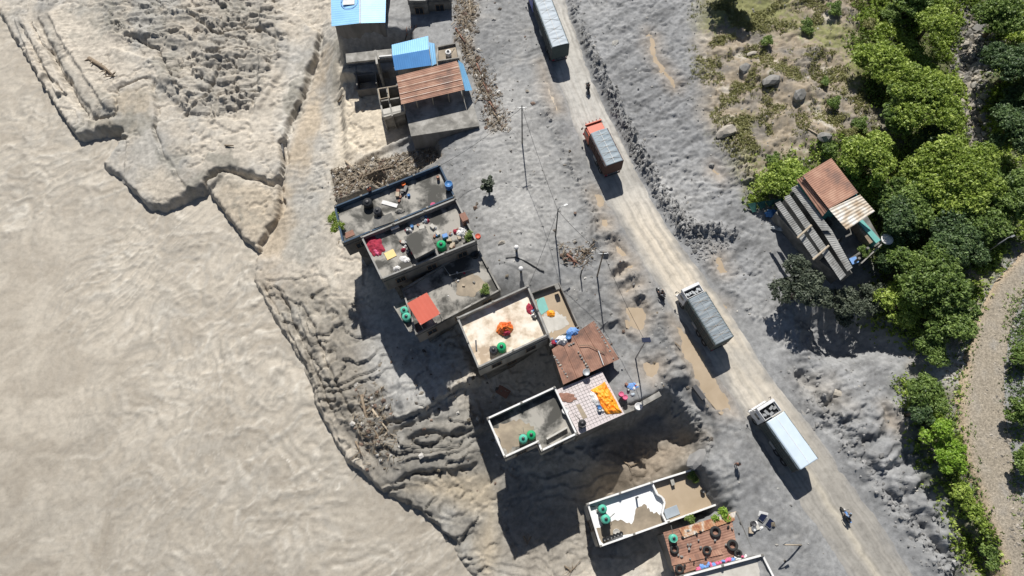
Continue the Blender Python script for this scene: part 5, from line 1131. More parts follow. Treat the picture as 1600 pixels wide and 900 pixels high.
# B
crumple('blanket', 'crimson blanket spread at the left end of the crowded terrace', 'blanket', 586, 384, ZB, 1.5, 1.0, .35, M_redcloth, 11, -1.0)
crumple('towel', 'pink towel hanging over the lower edge of the crimson blanket', 'cloth', 588, 394, ZB, .6, .35, .3, M_pink, 12, -1)
board('mat', 'pale yellow mat on the dark floor of the crowded terrace', 'mat', 610, 398, ZB, 1.25, 1.05, .08, M_yellow, .45)
crumple('sheet', 'white sheet right of the yellow mat', 'cloth', 633, 405, ZB, .75, .4, .2, M_clwhite, 13, -.4)
crumple('sheet', 'small white bundle below the yellow mat', 'cloth', 620, 420, ZB, .45, .35, .3, M_clwhite, 14)
board('crate', 'white crate against the shared wall above the crimson blanket', 'crate', 617, 356, ZB, 1.1, .5, .4, M_clwhite, .35)
board('table', 'pale blue table beside the green tank', 'table', 696, 371, ZB, .65, .5, .6, M_clblue, .3)
crumple('bundle', 'big white bundle near the right end of the crowded terrace', 'bundle', 722, 364, ZB, .75, .7, .8, M_clwhite, 15)
board('cabinet', 'pinkish brown cabinet standing by the right wall of the crowded terrace', 'cabinet', 726, 346, ZB, 1.15, .8, 1.3, M_brick, 2.0)
barrel('red bucket outside the right corner of the crowded terrace', 747, 371, 2.4, M_red, .35, .45, name='bucket', cat='bucket')
random.seed(21)
items = [('bag', M_conc, 'grey'), ('bucket', M_blueplastic, 'blue'), ('box', M_woodl, 'pale wooden'), ('bag', M_clwhite, 'white'), ('pot', M_dsteel, 'dark'), ('bag', M_tarp1, 'bluish'), ('box', M_brick, 'brown'), ('pot', M_steel, 'metal'), ('bag', M_redcloth, 'crimson'), ('box', M_concl, 'cream')]
def clutter(n, quad, z, where, grp, smin=.15, smax=.38):
    for k in range(n):
        u, v = random.random(), random.random(); x_ = (quad[0][0]*(1-u)+quad[1][0]*u)*(1-v)+(quad[3][0]*(1-u)+quad[2][0]*u)*v; y_ = (quad[0][1]*(1-u)+quad[1][1]*u)*(1-v)+(quad[3][1]*(1-u)+quad[2][1]*u)*v
        nm, m_, cn = items[random.randrange(len(items))]; s_ = random.uniform(smin, smax); lab = ('small ' if s_ < (smin+smax)/2 else 'larger ')+cn+' '+nm+', '+('upper ' if v < .5 else 'lower ')+('left' if u < .34 else 'middle' if u < .67 else 'right')+' of the things '+where
        if nm == 'bag': crumple('bag', lab, 'bag', x_, y_, z, s_, s_*.8, s_, m_, k+40, random.random()*3, grp)
        elif nm == 'box': board('box', lab, 'box', x_, y_, z, s_*1.8, s_*1.3, s_, m_, random.random()*3, grp)
        else: barrel(lab, x_, y_, z, m_, s_*.7, s_*1.3, grp, name=nm, cat=nm)
clutter(16, [(630, 352), (668, 338), (674, 352), (632, 368)], ZB, 'above the stair housing', 'household things above the stair housing')
clutter(20, [(692, 360), (728, 350), (738, 376), (700, 390)], ZB, 'right of a green tank', 'household things right of the green tank')
clutter(10, [(620, 376), (640, 380), (646, 398), (626, 396)], ZB, 'left of the stair housing', 'household things left of the stair housing')
clutter(8, [(672, 345), (690, 345), (690, 372), (676, 372)], ZB, 'right of the stair housing', 'household things right of the stair housing')
clutter(7, [(620, 294), (640, 290), (642, 312), (622, 316)], ZA, 'around the standing person', 'household things on the blue walled roof')
clutter(9, [(886, 520), (862, 530), (858, 540), (890, 535)], 1.6, 'below the flooded annex', 'things by the flooded annex', .2, .5)
clutter(9, [(824, 478), (834, 484), (846, 505), (838, 508)], ZD, 'by the cream roof wall', 'things along the right wall of the cream roof', .15, .3)
clutter(8, [(926, 622), (936, 630), (945, 648), (930, 640)], ZT, 'beside the orange tarpaulin', 'things beside the orange tarpaulin', .2, .35)
clutter(8, [(690, 425), (735, 420), (745, 440), (700, 470)], ZE, 'behind the red canopy', 'things on the low grey roof', .1, .22)
clutter(7, [(1170, 818), (1192, 815), (1192, 828), (1172, 830)], 0.2, 'outside the gable of the tyre covered roof', 'things outside the gable', .2, .5)
clutter(6, [(975, 600), (1000, 596), (1000, 615), (978, 620)], .05, 'on the mud right of the tiled terrace', 'things right of the tiled terrace', .2, .4)
# D, annex, C, F
crumple('tarpaulin_heap', 'bright orange tarpaulin heap in the middle of the cream roof', 'tarpaulin', 788, 513, ZD, 1.05, .85, 1.0, M_orange, 31, .3)
crumple('cloth', 'dark red cloth on the shaded side of the orange heap', 'cloth', 791, 520, ZD+.3, .5, .35, .3, M_redcloth, 32)
crumple('cloth', 'crimson clothes pile at the right wall of the cream roof', 'cloth', 828, 483, ZD, .45, .7, .35, M_redcloth, 33)
board('plank', 'dark plank on the cream roof near its left wall', 'plank', 744, 540, ZD, 1.3, .18, .12, M_dsteel, 1.6)
crumple('sack', 'orange sack lying in the silt of the flooded annex', 'sack', 861, 490, .8, .5, .45, .3, M_orangey, 34)
crumple('sack', 'white sack at the top edge of the brown tin roof', 'sack', 878, 532, 1.8, .7, .6, .6, M_clwhite, 35)
crumple('cloth', 'blue tarpaulin scrap at the top edge of the brown tin roof', 'tarpaulin', 895, 518, 1.85, .75, .5, .35, M_clblue, 36)
crumple('hose', 'white crumpled hose by the left wall of the notched grey roof', 'hose', 777, 688, ZC, .2, .7, .2, M_clwhite, 37, .3)
barrel('white bucket on the wall between the notched roof and the tiled terrace', 883, 643, 1.5, M_clwhite, .4, .7, name='bucket', cat='bucket')
crumple('tarpaulin', 'orange tarpaulin spread over the right side of the tiled terrace', 'tarpaulin', 0, 0, ZT, 1, 1, .55, M_orangey, 38, poly=[(922, 610), (946, 596), (972, 645), (948, 648)])
crumple('cloth', 'white cloth tucked along the left edge of the orange tarpaulin', 'cloth', 930, 621, ZT, .5, .9, .3, M_clwhite, 39, .3)
crumple('mat', 'faded red mat in the shade on the tiled terrace', 'mat', 885, 621, ZT, 1.1, .55, .06, M_brick, 40, -.1)
for i, (x_, y_, l_) in enumerate(((970, 617, 'upper'), (976, 622, 'lower'))): barrel(l_+' pink drum beside the orange tarpaulin', x_, y_, .1, M_pink, .3, .6)
crumple('cloth', 'blue cloth on the mud right of the brown tin roof', 'cloth', 990, 604, .08, .8, .5, .3, M_clblue, 41)
barrel('white drum at the cliff edge right of the tiled terrace', 997, 636, .1, M_clwhite, .45, .5)
board('sheet', 'pale blue sheet propped in the flooded half of the long roof', 'sheet', 1049, 800, ZF+.1, 1.7, 1.1, .05, M_tarp1, .3, tilt=.25)
for k in range(6): barrel(ORD[k]+' black pot from the left along the lower edge of the long roof', 944+k*5.2, 843-k*1.9, ZF, M_black, .22, .4, 'black pots on the long roof', name='pot', cat='pot')
barrel('pale tyre like basin at the lower edge of the long roof', 963, 832, ZF, M_concl, .4, .3, name='basin', cat='basin')
board('post', 'short dark post standing on the white half of the long roof', 'post', 994, 778, ZF, .2, .2, 1.2, M_dsteel, .2)
barrel('dark can in the flooded half of the long roof', 1097, 768, ZF+.04, M_black, .25, .6, name='can', cat='can')
barrel('dark drum in the shaded corner of the low grey roof', 742, 400, ZE, M_black, .45, .5)
board('doormat', 'dusky pink sheet lying in the shaded basin above the notched roof', 'sheet', 786, 612, -8.6, 1.7, 1.2, .05, M_brick, -.6, ground=True)
# fence-like pipe rail on E
g = MB(); g.tube([at(690, 412, .5), at(703, 430, .5), at(742, 420, .5)], .05, 6); g.tube([at(703, 430, .36), at(703, 430, 1.6)], .05, 6); tag(g.build('pipe', M_concl), 'thin grey pipe frame on the low grey roof', 'pipe')
# ---- poles
def pole(label, px, py, h, kind='cross', lean=(0, 0), m=M_concd, z=0, r=.10):
    p = G(px, py, z); root = empty('utility_pole', (p.x, p.y, p.z), 0, label, 'pole', 'poles in the grey mud west of the road')
    t = Vector((lean[0], lean[1], h)); g = MB(); g.tube([(0, 0, -.3), t*.5, t], [r, r*.85, r*.7], 10); g.build('post', m, root, True)
    if kind == 'cross':
        g = MB(); g.box((t.x, t.y, h-.5), (1.2, .08, .08)); g.build('crossarm', M_steel, root)
        for s_ in (-.5, 0, .5): g = MB(); g.lathe([(.001, .16), (.05, .14), (.06, .05), (.03, 0)], (t.x+s_, t.y, h-.44), 8); g.build('insulator', M_clwhite, root)
    elif kind == 'lamp':
        g = MB(); g.tube([t, t+Vector((.3, .2, .2)), t+Vector((.9, .35, .25))], .05, 6); g.build('arm', M_steel, root)
        g = MB(); g.box((t.x+.9, t.y+.35, h+.25), (.5, .2, .1), .35); g.build('lamp_head', M_steel, root)
    elif kind == 'solar':
        Mx = Matrix.Translation(t+Vector((0, 0, .2))) @ Matrix.Rotation(-.4, 4, 'X'); g = MB(); g.box((0, 0, 0), (.95, .65, .05), M=Mx); g.build('solar_panel', M_solar, root)
    return root
pole('tall pole with crossarm in the mud right of the fallen debris, northernmost of the poles', 816, 224, 8.5)
pole('street lamp pole standing left of the puddles in the middle of the mud', 868, 369, 7.5, 'lamp')
pole('dark pole with crossarm beside the bulldozed mud ribs', 933, 432, 7.6, 'cross', m=M_wood)
pole('solar lamp pole right of the brown tin roof', 993, 560, 7.6, 'solar', m=M_steel, r=.09)
pole('short dark stump of a pole below the flooded puddles', 907, 432, 2.2, 'none')
pole('leaning lamp pole beside the tyre covered roof at the bottom', 1256, 852, 2.8, 'lamp', lean=(-3.2, .2), m=M_woodl, r=.09)
pole('thin pale pole beside the gravel track', 1528, 402, 5.0, 'lamp', m=M_steel, r=.09, z=2)
for i, (x_, y_, l_) in enumerate(((807, 392, 'upper'), (814, 425, 'lower'))):
    p = G(x_, y_, 0); root = empty('vent_post', (p.x, p.y, p.z), 0, l_+' white capped post in the mud above the cream roof', 'post')
    g = MB(); g.box((0, 0, .5), (.3, .3, 1.1)); g.build('post', M_concd, root); g = MB(); g.lathe([(.001, .3), (.25, .25), (.32, .1), (.3, 0), (.001, 0)], (0, 0, 1.05), 12); g.build('cap', M_clwhite, root, True)
p = G(1197, 812, 0)
for i, (dx_, dy_, l_) in enumerate(((-.35, .3, 'upper'), (.3, -.42, 'lower'))):
    root = empty('solar_panel', (p.x+dx_, p.y+dy_, p.z+.12), -.75, l_+' of two dark solar panels lying on the mud', 'solar panel')
    g = MB(); g.box((0, 0, 0), (.7, 1.0, .05)); g.build('panel_frame', M_steel, root); g = MB(); g.box((0, 0, .03), (.62, .92, .012)); g.build('cells', M_solar, root)
board('sheet', 'bent white metal sheet above the solar panels', 'sheet', 1192, 804, .1, 1.0, .6, .04, M_clwhite, -.3, ground=True, tilt=.3)
p = U(1386, 374, 4.8); g = MB(); g.lathe([(.001, .02), (.4, .08), (.7, .22), (.72, .25), (.4, .12), (.001, .06)], (0, 0, 0), 24); dd = empty('satellite_dish', (p.x, p.y, 4.6), 0, 'white satellite dish on the lower right corner of the farmhouse', 'satellite dish')
g.build('dish', M_clwhite, dd, True); g = MB(); g.tube([(.6, 0, .2), (0, 0, .7)], .03, 6); g.tube([(-.5, .3, .2), (0, 0, .7)], .03, 6); g.build('feed_arm', M_steel, dd); g = MB(); g.tube([(0, 0, -4), (0, 0, .05)], .06, 8); g.build('mast', M_steel, dd)
board('barrier', 'dark concrete block beside the long puddle', 'block', 1091, 614, 0, 1.9, .55, .5, M_dsteel, -1.05, ground=True)
board('plank', 'dark plank at the left edge of the long puddle', 'plank', 1056, 537, 0, 1.3, .15, .1, M_wood, -.75, ground=True)
board('tray', 'pale blue tank lid floating by the lower wall of the farmhouse', 'lid', 1333, 408, 4.05, .9, .8, .25, M_clblue, .3)
crumple('tarpaulin', 'blue tarpaulin under the teal net beside the farmhouse', 'tarpaulin', 1206, 334, .9, .9, .6, .5, M_blueplastic, 44)
crumple('rag', 'pale rag hanging over the mud left of the farmhouse sheds', 'cloth', 1217, 357, .9, 1.0, .35, .3, M_tingrey, 45, -.2)
def cable(label, a, b, sag=.6):
    a = Vector(a); b = Vector(b); pts = [a.lerp(b, i/16)-Vector((0, 0, sag*4*(i/16)*(1-i/16))) for i in range(17)]; g = MB(); g.tube(pts, .022, 5); tag(g.build('cable', M_black), label, 'cable')
def ptop(px, py, h): p = G(px, py, 0); return Vector((p.x, p.y, p.z+h-.4))
cable('overhead cable between the northernmost pole and the street lamp', ptop(816, 224, 8.5), ptop(868, 369, 7.5))
cable('overhead cable between the street lamp and the dark crossarm pole', ptop(868, 369, 7.5), ptop(933, 432, 7.6))
cable('overhead cable from the dark crossarm pole to the solar lamp pole', ptop(933, 432, 7.6), ptop(993, 560, 7.6))
cable('service cable from the street lamp to the cream roof', ptop(868, 369, 7.5), U(826, 448, 3.5), .4)
cable('service cable from the northernmost pole to the blue walled roof', ptop(816, 224, 8.5), U(687, 259, 3.2), .8)
# ---- boulders and wood
for (x_, y_, s_, m_, l_) in ((1134, 207, (1.5, 1.0, .8), M_stonel, 'large pale boulder at the foot of the dry slope'), (1164, 108, (1.1, .9, .8), M_stone, 'dark grey boulder with a shaded face on the dry slope'), (1206, 126, (1.5, 1.1, .9), M_stone, 'broad grey boulder left of the dirt path'), (1248, 152, (1.2, .9, .9), M_stone, 'tall grey rock on the dry slope above the farmhouse'),
                           (1289, 216, (1.3, 1.0, .9), M_stone, 'grey rock just above the rust roofed farmhouse'), (1176, 84, (1.0, .5, .4), M_stonel, 'flat pale rock at the top of the dry slope'), (1307, 615, (.9, .8, .6), M_stonel, 'pale rock in the tree shade beside the lowest truck'), (1505, 70, (1.1, .8, .7), M_stonel, 'upper pale rock in the stream bed'),
                           (1525, 105, (1.2, 1.0, .8), M_stone, 'large grey rock in the upper stream bed'), (1520, 165, (.9, .7, .6), M_stonel, 'pale rock in the middle of the stream bed'), (1535, 185, (1.0, .8, .7), M_stone, 'grey rock at the bend of the stream'), (1521, 228, (.8, .7, .5), M_stonel, 'lowest pale rock in the stream bed'),
                           (1530, 45, (1.4, 1.0, .9), M_stone, 'big grey rock at the head of the stream bed'), (1092, 716, (1.7, 1.1, .8), M_clod, 'lump of grey mud at the upper right corner of the long roof'), (1112, 258, (.5, .4, .3), M_stone, 'small stone above the small puddle on the eastern mud'), (961, 68, (.7, .45, .3), M_concl, 'pale slab in the mud right of the first truck'),
                           (784, 379, (.6, .35, .35), M_stonel, 'pale block in the mud right of the crowded terrace')):
    stone(l_, x_, y_, 1 if x_ < 1500 else -1.5, s_, m_, rz=.3)
def log(label, pts, r, z, m=M_wood, name='driftwood', group=None, lift=.15, branches=0):
    P = [G(a, b, float(zz(z))) for a, b in pts]; P = [Vector((q.x, q.y, q.z+lift+.12*(i % 2))) for i, q in enumerate(P)]; g = MB(); n = len(P)
    g.tube(P, [r*(1-.5*i/(n-1)) for i in range(n)], 7)
    for k in range(branches):
        a = P[min(n-2, k % n)].lerp(P[min(n-1, k % n+1)], random.random()); d = Vector((random.uniform(-1, 1), random.uniform(-1, 1), random.uniform(0, .5)))*random.uniform(.6, 1.6); g.tube([a, a+d*.6, a+d+Vector((0, 0, -.1))], [r*.4, r*.3, r*.12], 5)
    return tag(g.build(name, m, None, True), label, 'driftwood', group)
random.seed(3)
log('longest bare tree trunk in the debris above the blue walled roof', [(540, 252), (562, 272), (585, 283), (600, 292)], .16, -2.7, M_woodl, branches=3)
log('dark branch crossing the long trunk above the blue walled roof', [(566, 278), (590, 268), (612, 262), (622, 250)], .14, -2.7, M_wood, branches=3)
log('pale branch lying under the ruined concrete deck', [(600, 275), (630, 255), (650, 240)], .1, -2.7, M_woodl, branches=2)
log('rusty beam lying in the debris right of the gabled blue roof', [(712, 45), (728, 70)], .13, 0, M_brick)
log('long pale pipe along the debris line at the top', [(733, -5), (736, 32)], .1, 0, M_woodl)
log('tangled root heap on the river bank below the grey plateau', [(565, 618), (572, 650), (590, 680), (598, 700)], .2, -6, M_wood, branches=9)
log('pale broken trunk in the root heap on the river bank', [(582, 640), (600, 665), (612, 680)], .16, -6, M_woodl, branches=6)
log('dark branch nearest the water on the river bank', [(556, 690), (566, 712)], .15, -6, M_wood, branches=4)
log('small stranded log on the pale mud plate', [(352, 228), (366, 229)], .15, -6, M_wood)
log('brown root mass in the mud left of the bulldozed ribs', [(885, 398), (893, 404), (898, 412)], .16, 0, M_brick, branches=8)
log('second brown root mass right of the first', [(908, 392), (918, 398)], .16, 0, M_wood, branches=7)
log('dark tripod of branches in the shaded basin', [(818, 838), (824, 850), (830, 838)], .14, -6, M_wood, branches=2)
log('dry bush like branches at the bottom of the basin', [(882, 884), (892, 892), (900, 884)], .1, -6, M_wood, branches=9)
log('dark branch at the corner of the lit basin floor', [(975, 722), (985, 728), (1000, 722)], .13, -5, M_wood, branches=4)
log('black stake on the flat pale mud by the channel', [(441, 226), (445, 250)], .22, -6, M_dsteel)
log('stick at the foot of the pale flow in the upper left', [(528, 160), (536, 150)], .12, -5, M_wood, branches=1)
log('fallen fence rail at the tree line above the farmhouse', [(1262, 202), (1280, 214)], .12, 2, M_woodl)
log('brown reed raft stranded on the upper left bank', [(140, 92), (165, 108), (178, 120)], .35, -6, M_wood, branches=10)
for k in range(5): log(ORD[k]+' plank from the left in the wreckage right of the big blue roof', [(628+k*4, 62-k*2), (636+k*4, 44-k)], .09, -1, M_dsteel if k % 2 else M_brick, 'plank', 'planks in the wreckage pile')
for k in range(6): log(ORD[k]+' stick from the top in the wreckage right of the orange rust roof', [(745+k*5, 100+k*15), (752+k*6, 118+k*15)], .1, 0, M_wood if k % 2 else M_brick, 'stick', 'sticks in the wreckage right of the rust roof', branches=3)
g = MB(); hp = [G(x_, y_, 0) for x_, y_ in ((790, 403), (805, 402), (822, 409), (835, 417), (843, 422), (850, 424))]; g.tube([q+Vector((0, 0, .1)) for q in hp], .09, 6); tag(g.build('hose', M_black), 'black hose curving over the mud above the cream roof', 'hose')
# ================================================================== VEGETATION
def leaves(rs, centers, radii, per, size, tint):
    """leaf quads scattered in clumps -> V, F, C"""
    n = len(centers); N = n*per; c = np.repeat(centers, per, 0); r = np.repeat(radii, per)
    d = rs.normal(size=(N, 3)); d /= np.linalg.norm(d, axis=1)[:, None]; d[:, 2] = d[:, 2]*.8+.1
    p = c+d*(r*rs.uniform(.45, 1.05, N))[:, None]
    nr = d+rs.normal(size=(N, 3))*.55+np.array([0, 0, .45]); nr /= np.linalg.norm(nr, axis=1)[:, None]
    a = np.cross(nr, rs.normal(size=(N, 3))); a /= np.linalg.norm(a, axis=1)[:, None]; b = np.cross(nr, a)
    s = size*rs.uniform(.6, 1.3, N)[:, None]; a = a*s; b = b*s*.55
    V = np.stack([p-a, p+b*.9, p+a, p-b*.9], 1).reshape(-1, 3); F = np.arange(N*4).reshape(N, 4)
    t = np.clip(np.repeat(tint, per)+rs.normal(size=N)*.13, 0, 1); C = np.repeat(t, 4)
    return V, F, np.stack([C, C, C, np.ones_like(C)], 1)
def tree(label, px, py, rpx, h, m, seed, zg=1.0, onz=None, name='tree', cat='tree', group='trees on the right side', dens=1.0, flat=.62, leaf=.22, nclump=None, el=1.0, az=0):
    rs = np.random.RandomState(seed); r = rpx/12.6
    p = U(px, py, zg+h*.72); g0 = gz(p.x, p.y) if onz is None else onz; p = U(px, py, g0+h*.72)
    root = empty(name, (p.x, p.y, g0), 0, label, cat, group)
    nl = max(4, int(3+r*2.0)); lob = []
    for k in range(nl):
        a = 2*math.pi*k/nl+rs.uniform(-.4, .4); q = rs.uniform(.4, .78)*r if k else 0
        lob.append((math.cos(a)*q*el, math.sin(a)*q, h*rs.uniform(.5, .88), r*rs.uniform(.2, .5)))
    lob.append((0, 0, h*.8, r*.5))
    cen = []; rad = []; tin = []
    for (lx, ly, lz, lr) in lob:
        k = int(46*lr*lr*dens)+6; d = rs.normal(size=(k, 3)); d /= np.linalg.norm(d, axis=1)[:, None]; d[:, 2] = np.abs(d[:, 2])*1.0-.2
        pos = np.array([lx, ly, lz])+d*(lr*rs.uniform(.62, 1.08, k))[:, None]*np.array([1, 1, flat]); cen.append(pos); rad.append(rs.uniform(.16, .5, k)*(.9 if r > 2 else .6)); tin.append(np.clip(rs.normal(.42+.28*rs.rand(), .2, k), 0, 1))
    cen = np.concatenate(cen); rad = np.concatenate(rad); tin = np.concatenate(tin)
    if az: ca, sa = math.cos(az), math.sin(az); cen[:, :2] = np.stack([cen[:, 0]*ca-cen[:, 1]*sa, cen[:, 0]*sa+cen[:, 1]*ca], 1)
    V, F, C = leaves(rs, cen, rad, 18, leaf*.8, tin)
    npmesh('crown', V, F, m, C, False, root)
    t = MB(); b = np.array([rs.uniform(-.3, .3), rs.uniform(-.3, .3), h*.5]); tr = .05+.03*h
    t.tube([(0, 0, -.4), (b[0]*.5, b[1]*.5, h*.25), tuple(b)], [tr*1.3, tr, tr*.8], 8); t.build('trunk', M_bark, root, True)
    t = MB()
    for (lx, ly, lz, lr) in lob: t.tube([tuple(b*[1, 1, .7]), ((lx+b[0])/2, (ly+b[1])/2, (lz+b[2])/2), (lx, ly, lz)], [tr*.6, tr*.4, tr*.15], 6)
    t.build('limbs', M_bark, root, True)
    return root
TREES = [
 ('big bright green tree at the edge of the dry slope', 1450, 150, 64, 8, L_bright, 1), ('yellow green bushy tree left of the big bright tree', 1385, 95, 48, 5, L_bright, 2), ('bright tree at the top edge beside the stream', 1460, 28, 42, 6, L_bright, 3),
 ('shaded tree overhanging the lower left of the big bright tree', 1408, 170, 44, 5, L_mid, 4), ('round green tree just above the rust roofed farmhouse', 1362, 245, 48, 6, L_bright, 5), ('yellow green bush at the upper left corner of the farmhouse', 1238, 282, 44, 3.5, L_bright, 6),
 ('broad bright tree below the stream bend', 1500, 275, 72, 8, L_bright, 7), ('dusty dark tree at the right edge beside the stream', 1586, 205, 46, 8, L_dark, 8), ('dark layered tree in the top right corner', 1592, 95, 48, 9, L_dark, 9), ('bright crown at the very top right corner', 1572, 18, 44, 9, L_mid, 10),
 ('green tree at the right edge above the gravel track', 1592, 315, 42, 7, L_mid, 11), ('deep green tree right of the farmhouse', 1424, 318, 50, 5, L_mid, 12), ('large bright tree right of the farmhouse corner', 1462, 425, 62, 7, L_mid, 13), ('yellow green tree directly below the farmhouse corner', 1415, 470, 36, 5, L_bright, 14),
 ('round grey green tree below the farmhouse sheds', 1258, 446, 42, 6.0, L_grey, 15), ('small grey green tree between the round one and the bright trees', 1322, 476, 32, 5, L_grey, 16), ('grey green bush tucked under the farmhouse corner', 1366, 466, 27, 4.5, L_grey, 17), ('green tree beside the ash grey patch of the track', 1488, 500, 38, 5, L_mid, 18),
 ('deep green tree behind the bright ones, left of the gravel track', 1540, 345, 44, 6, L_mid, 19), ('bush where the track shoulder begins', 1460, 545, 26, 3, L_mid, 20), ('upper green bush on the strip left of the gravel track', 1452, 610, 32, 3.2, L_mid, 21), ('second green bush on the strip left of the gravel track', 1440, 640, 22, 3, L_dark, 22),
 ('vivid yellow green bush on the strip left of the gravel track', 1470, 672, 25, 3, L_yel, 23), ('vivid yellow green bush directly below the first vivid one', 1486, 715, 24, 3, L_yel, 24), ('small green bush further down the strip', 1506, 770, 18, 2, L_bright, 25), ('small green bush near the lower end of the strip', 1524, 798, 17, 2, L_bright, 26),
 ('lowest small bush on the strip beside the puddle', 1550, 872, 17, 1.8, L_mid, 27), ('bush on the far right edge beside the gravel', 1598, 640, 22, 2.5, L_mid, 28), ('dry green bush at the bottom right edge', 1604, 720, 20, 2.2, L_mid, 29), ('bush at the right edge near the bend of the track', 1596, 555, 18, 2, L_mid, 30),
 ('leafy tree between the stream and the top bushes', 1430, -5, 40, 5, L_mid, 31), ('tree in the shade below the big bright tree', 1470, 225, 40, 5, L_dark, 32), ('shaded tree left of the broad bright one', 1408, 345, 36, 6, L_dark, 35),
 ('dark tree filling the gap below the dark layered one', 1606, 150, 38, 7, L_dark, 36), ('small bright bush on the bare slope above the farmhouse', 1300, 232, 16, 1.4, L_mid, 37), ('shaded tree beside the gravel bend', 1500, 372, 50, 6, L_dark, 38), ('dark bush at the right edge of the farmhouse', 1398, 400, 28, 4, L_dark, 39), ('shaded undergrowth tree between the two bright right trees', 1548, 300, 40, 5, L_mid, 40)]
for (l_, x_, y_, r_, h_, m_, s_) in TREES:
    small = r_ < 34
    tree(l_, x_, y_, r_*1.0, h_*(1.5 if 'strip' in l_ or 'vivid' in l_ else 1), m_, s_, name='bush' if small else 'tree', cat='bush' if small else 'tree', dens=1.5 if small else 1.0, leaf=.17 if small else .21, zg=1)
tree('tall tree just outside the top edge whose crown shades the eastern mud', 1150, -50, 44, 7, L_dark, 41, zg=1, dens=.8)
tree('climbing plant along the left wall of the blue walled roof', 527, 352, 14, 1.2, L_bright, 50, onz=1.9, name='plant', cat='plant', group='plants on the roofs', dens=3, leaf=.12, el=2.4, az=-1.15)
tree('small palm like shrub in the mud right of the blue walled roof', 764, 288, 15, 2.6, L_grey, 51, zg=0, name='shrub', cat='shrub', group='shrubs in the mud', dens=2, leaf=.2)
tree('fresh green bush between the long roof and the tyre covered roof', 1130, 801, 11, .9, L_yel, 52, onz=-.8, name='shrub', cat='shrub', group='shrubs in the mud', dens=2, leaf=.13, el=1.6, az=.25)
for (x_, y_, z_, r_, l_) in ((759, 452, ZE, 9, 'potted green plant at the right corner of the low grey roof'), (733, 368, ZB, 8, 'green plant in the right corner of the crowded terrace'), (1083, 744, ZF, 9, 'dark plant in the upper corner of the flooded roof half'), (1352, 392, 4.0, 12, 'green plant behind the low wall of the farmhouse'), (1080, 812, -1.5, 8, 'tuft of green leaves in the gap above the tyre covered roof')):
    tree(l_, x_, y_, r_, .9, L_mid, int(x_), onz=z_, name='plant', cat='plant', group='plants on the roofs', dens=5, leaf=.1)
for (x_, y_, r_, l_) in ((1262, 38, 16, 'upper green shrub on the dry slope'), (1200, 62, 13, 'small green shrub at the left of the dry slope'), (1305, 12, 16, 'green shrub on the path at the top of the dry slope'), (1305, 160, 14, 'low green shrub in the middle of the dry slope'), (1330, 210, 15, 'low yellow green shrub above the round green tree'), (1345, 195, 17, 'low shrub left of the shaded trees'), (1290, 128, 10, 'tiny shrub beside the grey rock'), (1210, 250, 15, 'low shrub at the foot of the dry slope'), (1395, 25, 22, 'spreading low shrub near the top of the slope'), (1358, 40, 15, 'tiny pale shrub near the top of the slope')):
    tree(l_, x_, y_, r_, 1.1, L_dry if 'yellow' in l_ or 'pale' in l_ else L_mid, int(x_+y_), zg=2, name='shrub', cat='shrub', group='shrubs on the dry slope', dens=2.5, leaf=.12)
# ground cover, pebbles and litter: nobody could count them
rsn = np.random.RandomState(77)
def scatter(prob, N):
    p = prob.copy(); p[(np.abs(X) > 84) | (Y > 92) | (Y < -8)] = 0; c = np.cumsum(p); c /= c[-1]; ix = np.searchsorted(c, rsn.rand(N)); return X[ix]+rsn.uniform(-.1, .1, N), Y[ix]+rsn.uniform(-.1, .1, N), Z[ix]
def cover(name, prob, N, size, m, lo, hi, kindlab):
    x, y, z = scatter(prob, N); tint = np.clip(.5+.9*fbm(x*.25, y*.25, 3, 401)+rsn.normal(size=N)*.1, 0, 1)
    V, F, C = leaves(rsn, np.stack([x, y, z+rsn.uniform(lo, hi, N)], 1), np.full(N, .22), 5, size, tint)
    tag(npmesh(name, V, F, m, C, False), kindlab[0], kindlab[1], kind='stuff')
spot = sstep(fbm(X*.3, Y*.3, 4, 411, .6)*2.5+.35)
cover('undergrowth', m_veg*(1-m_grav)*(1-m_str)*(.12+spot)*(1-ash), 34000, .17, L_bright, .0, .7, ('low green undergrowth between the trees on the right side', 'undergrowth'))
cover('weeds', m_hill*spot*(1-m_veg)*(fbm(X*.12, Y*.12, 3, 415) > -.12), 12000, .11, L_dry, 0, .12, ('dry and green weeds on the brown slope', 'weeds'))
gedge = mask([(1580, 470), (1640, 430), (1680, 960), (1625, 930), (1600, 830), (1580, 640)], 2.6, 1.5)
cover('verge_weeds', gedge+mask([(1500, 500), (1528, 470), (1500, 640), (1560, 900), (1540, 900), (1480, 660)], 1.5, 1)*.7, 4500, .13, L_mid, 0, .25, ('green weeds along both edges of the gravel track', 'weeds'))
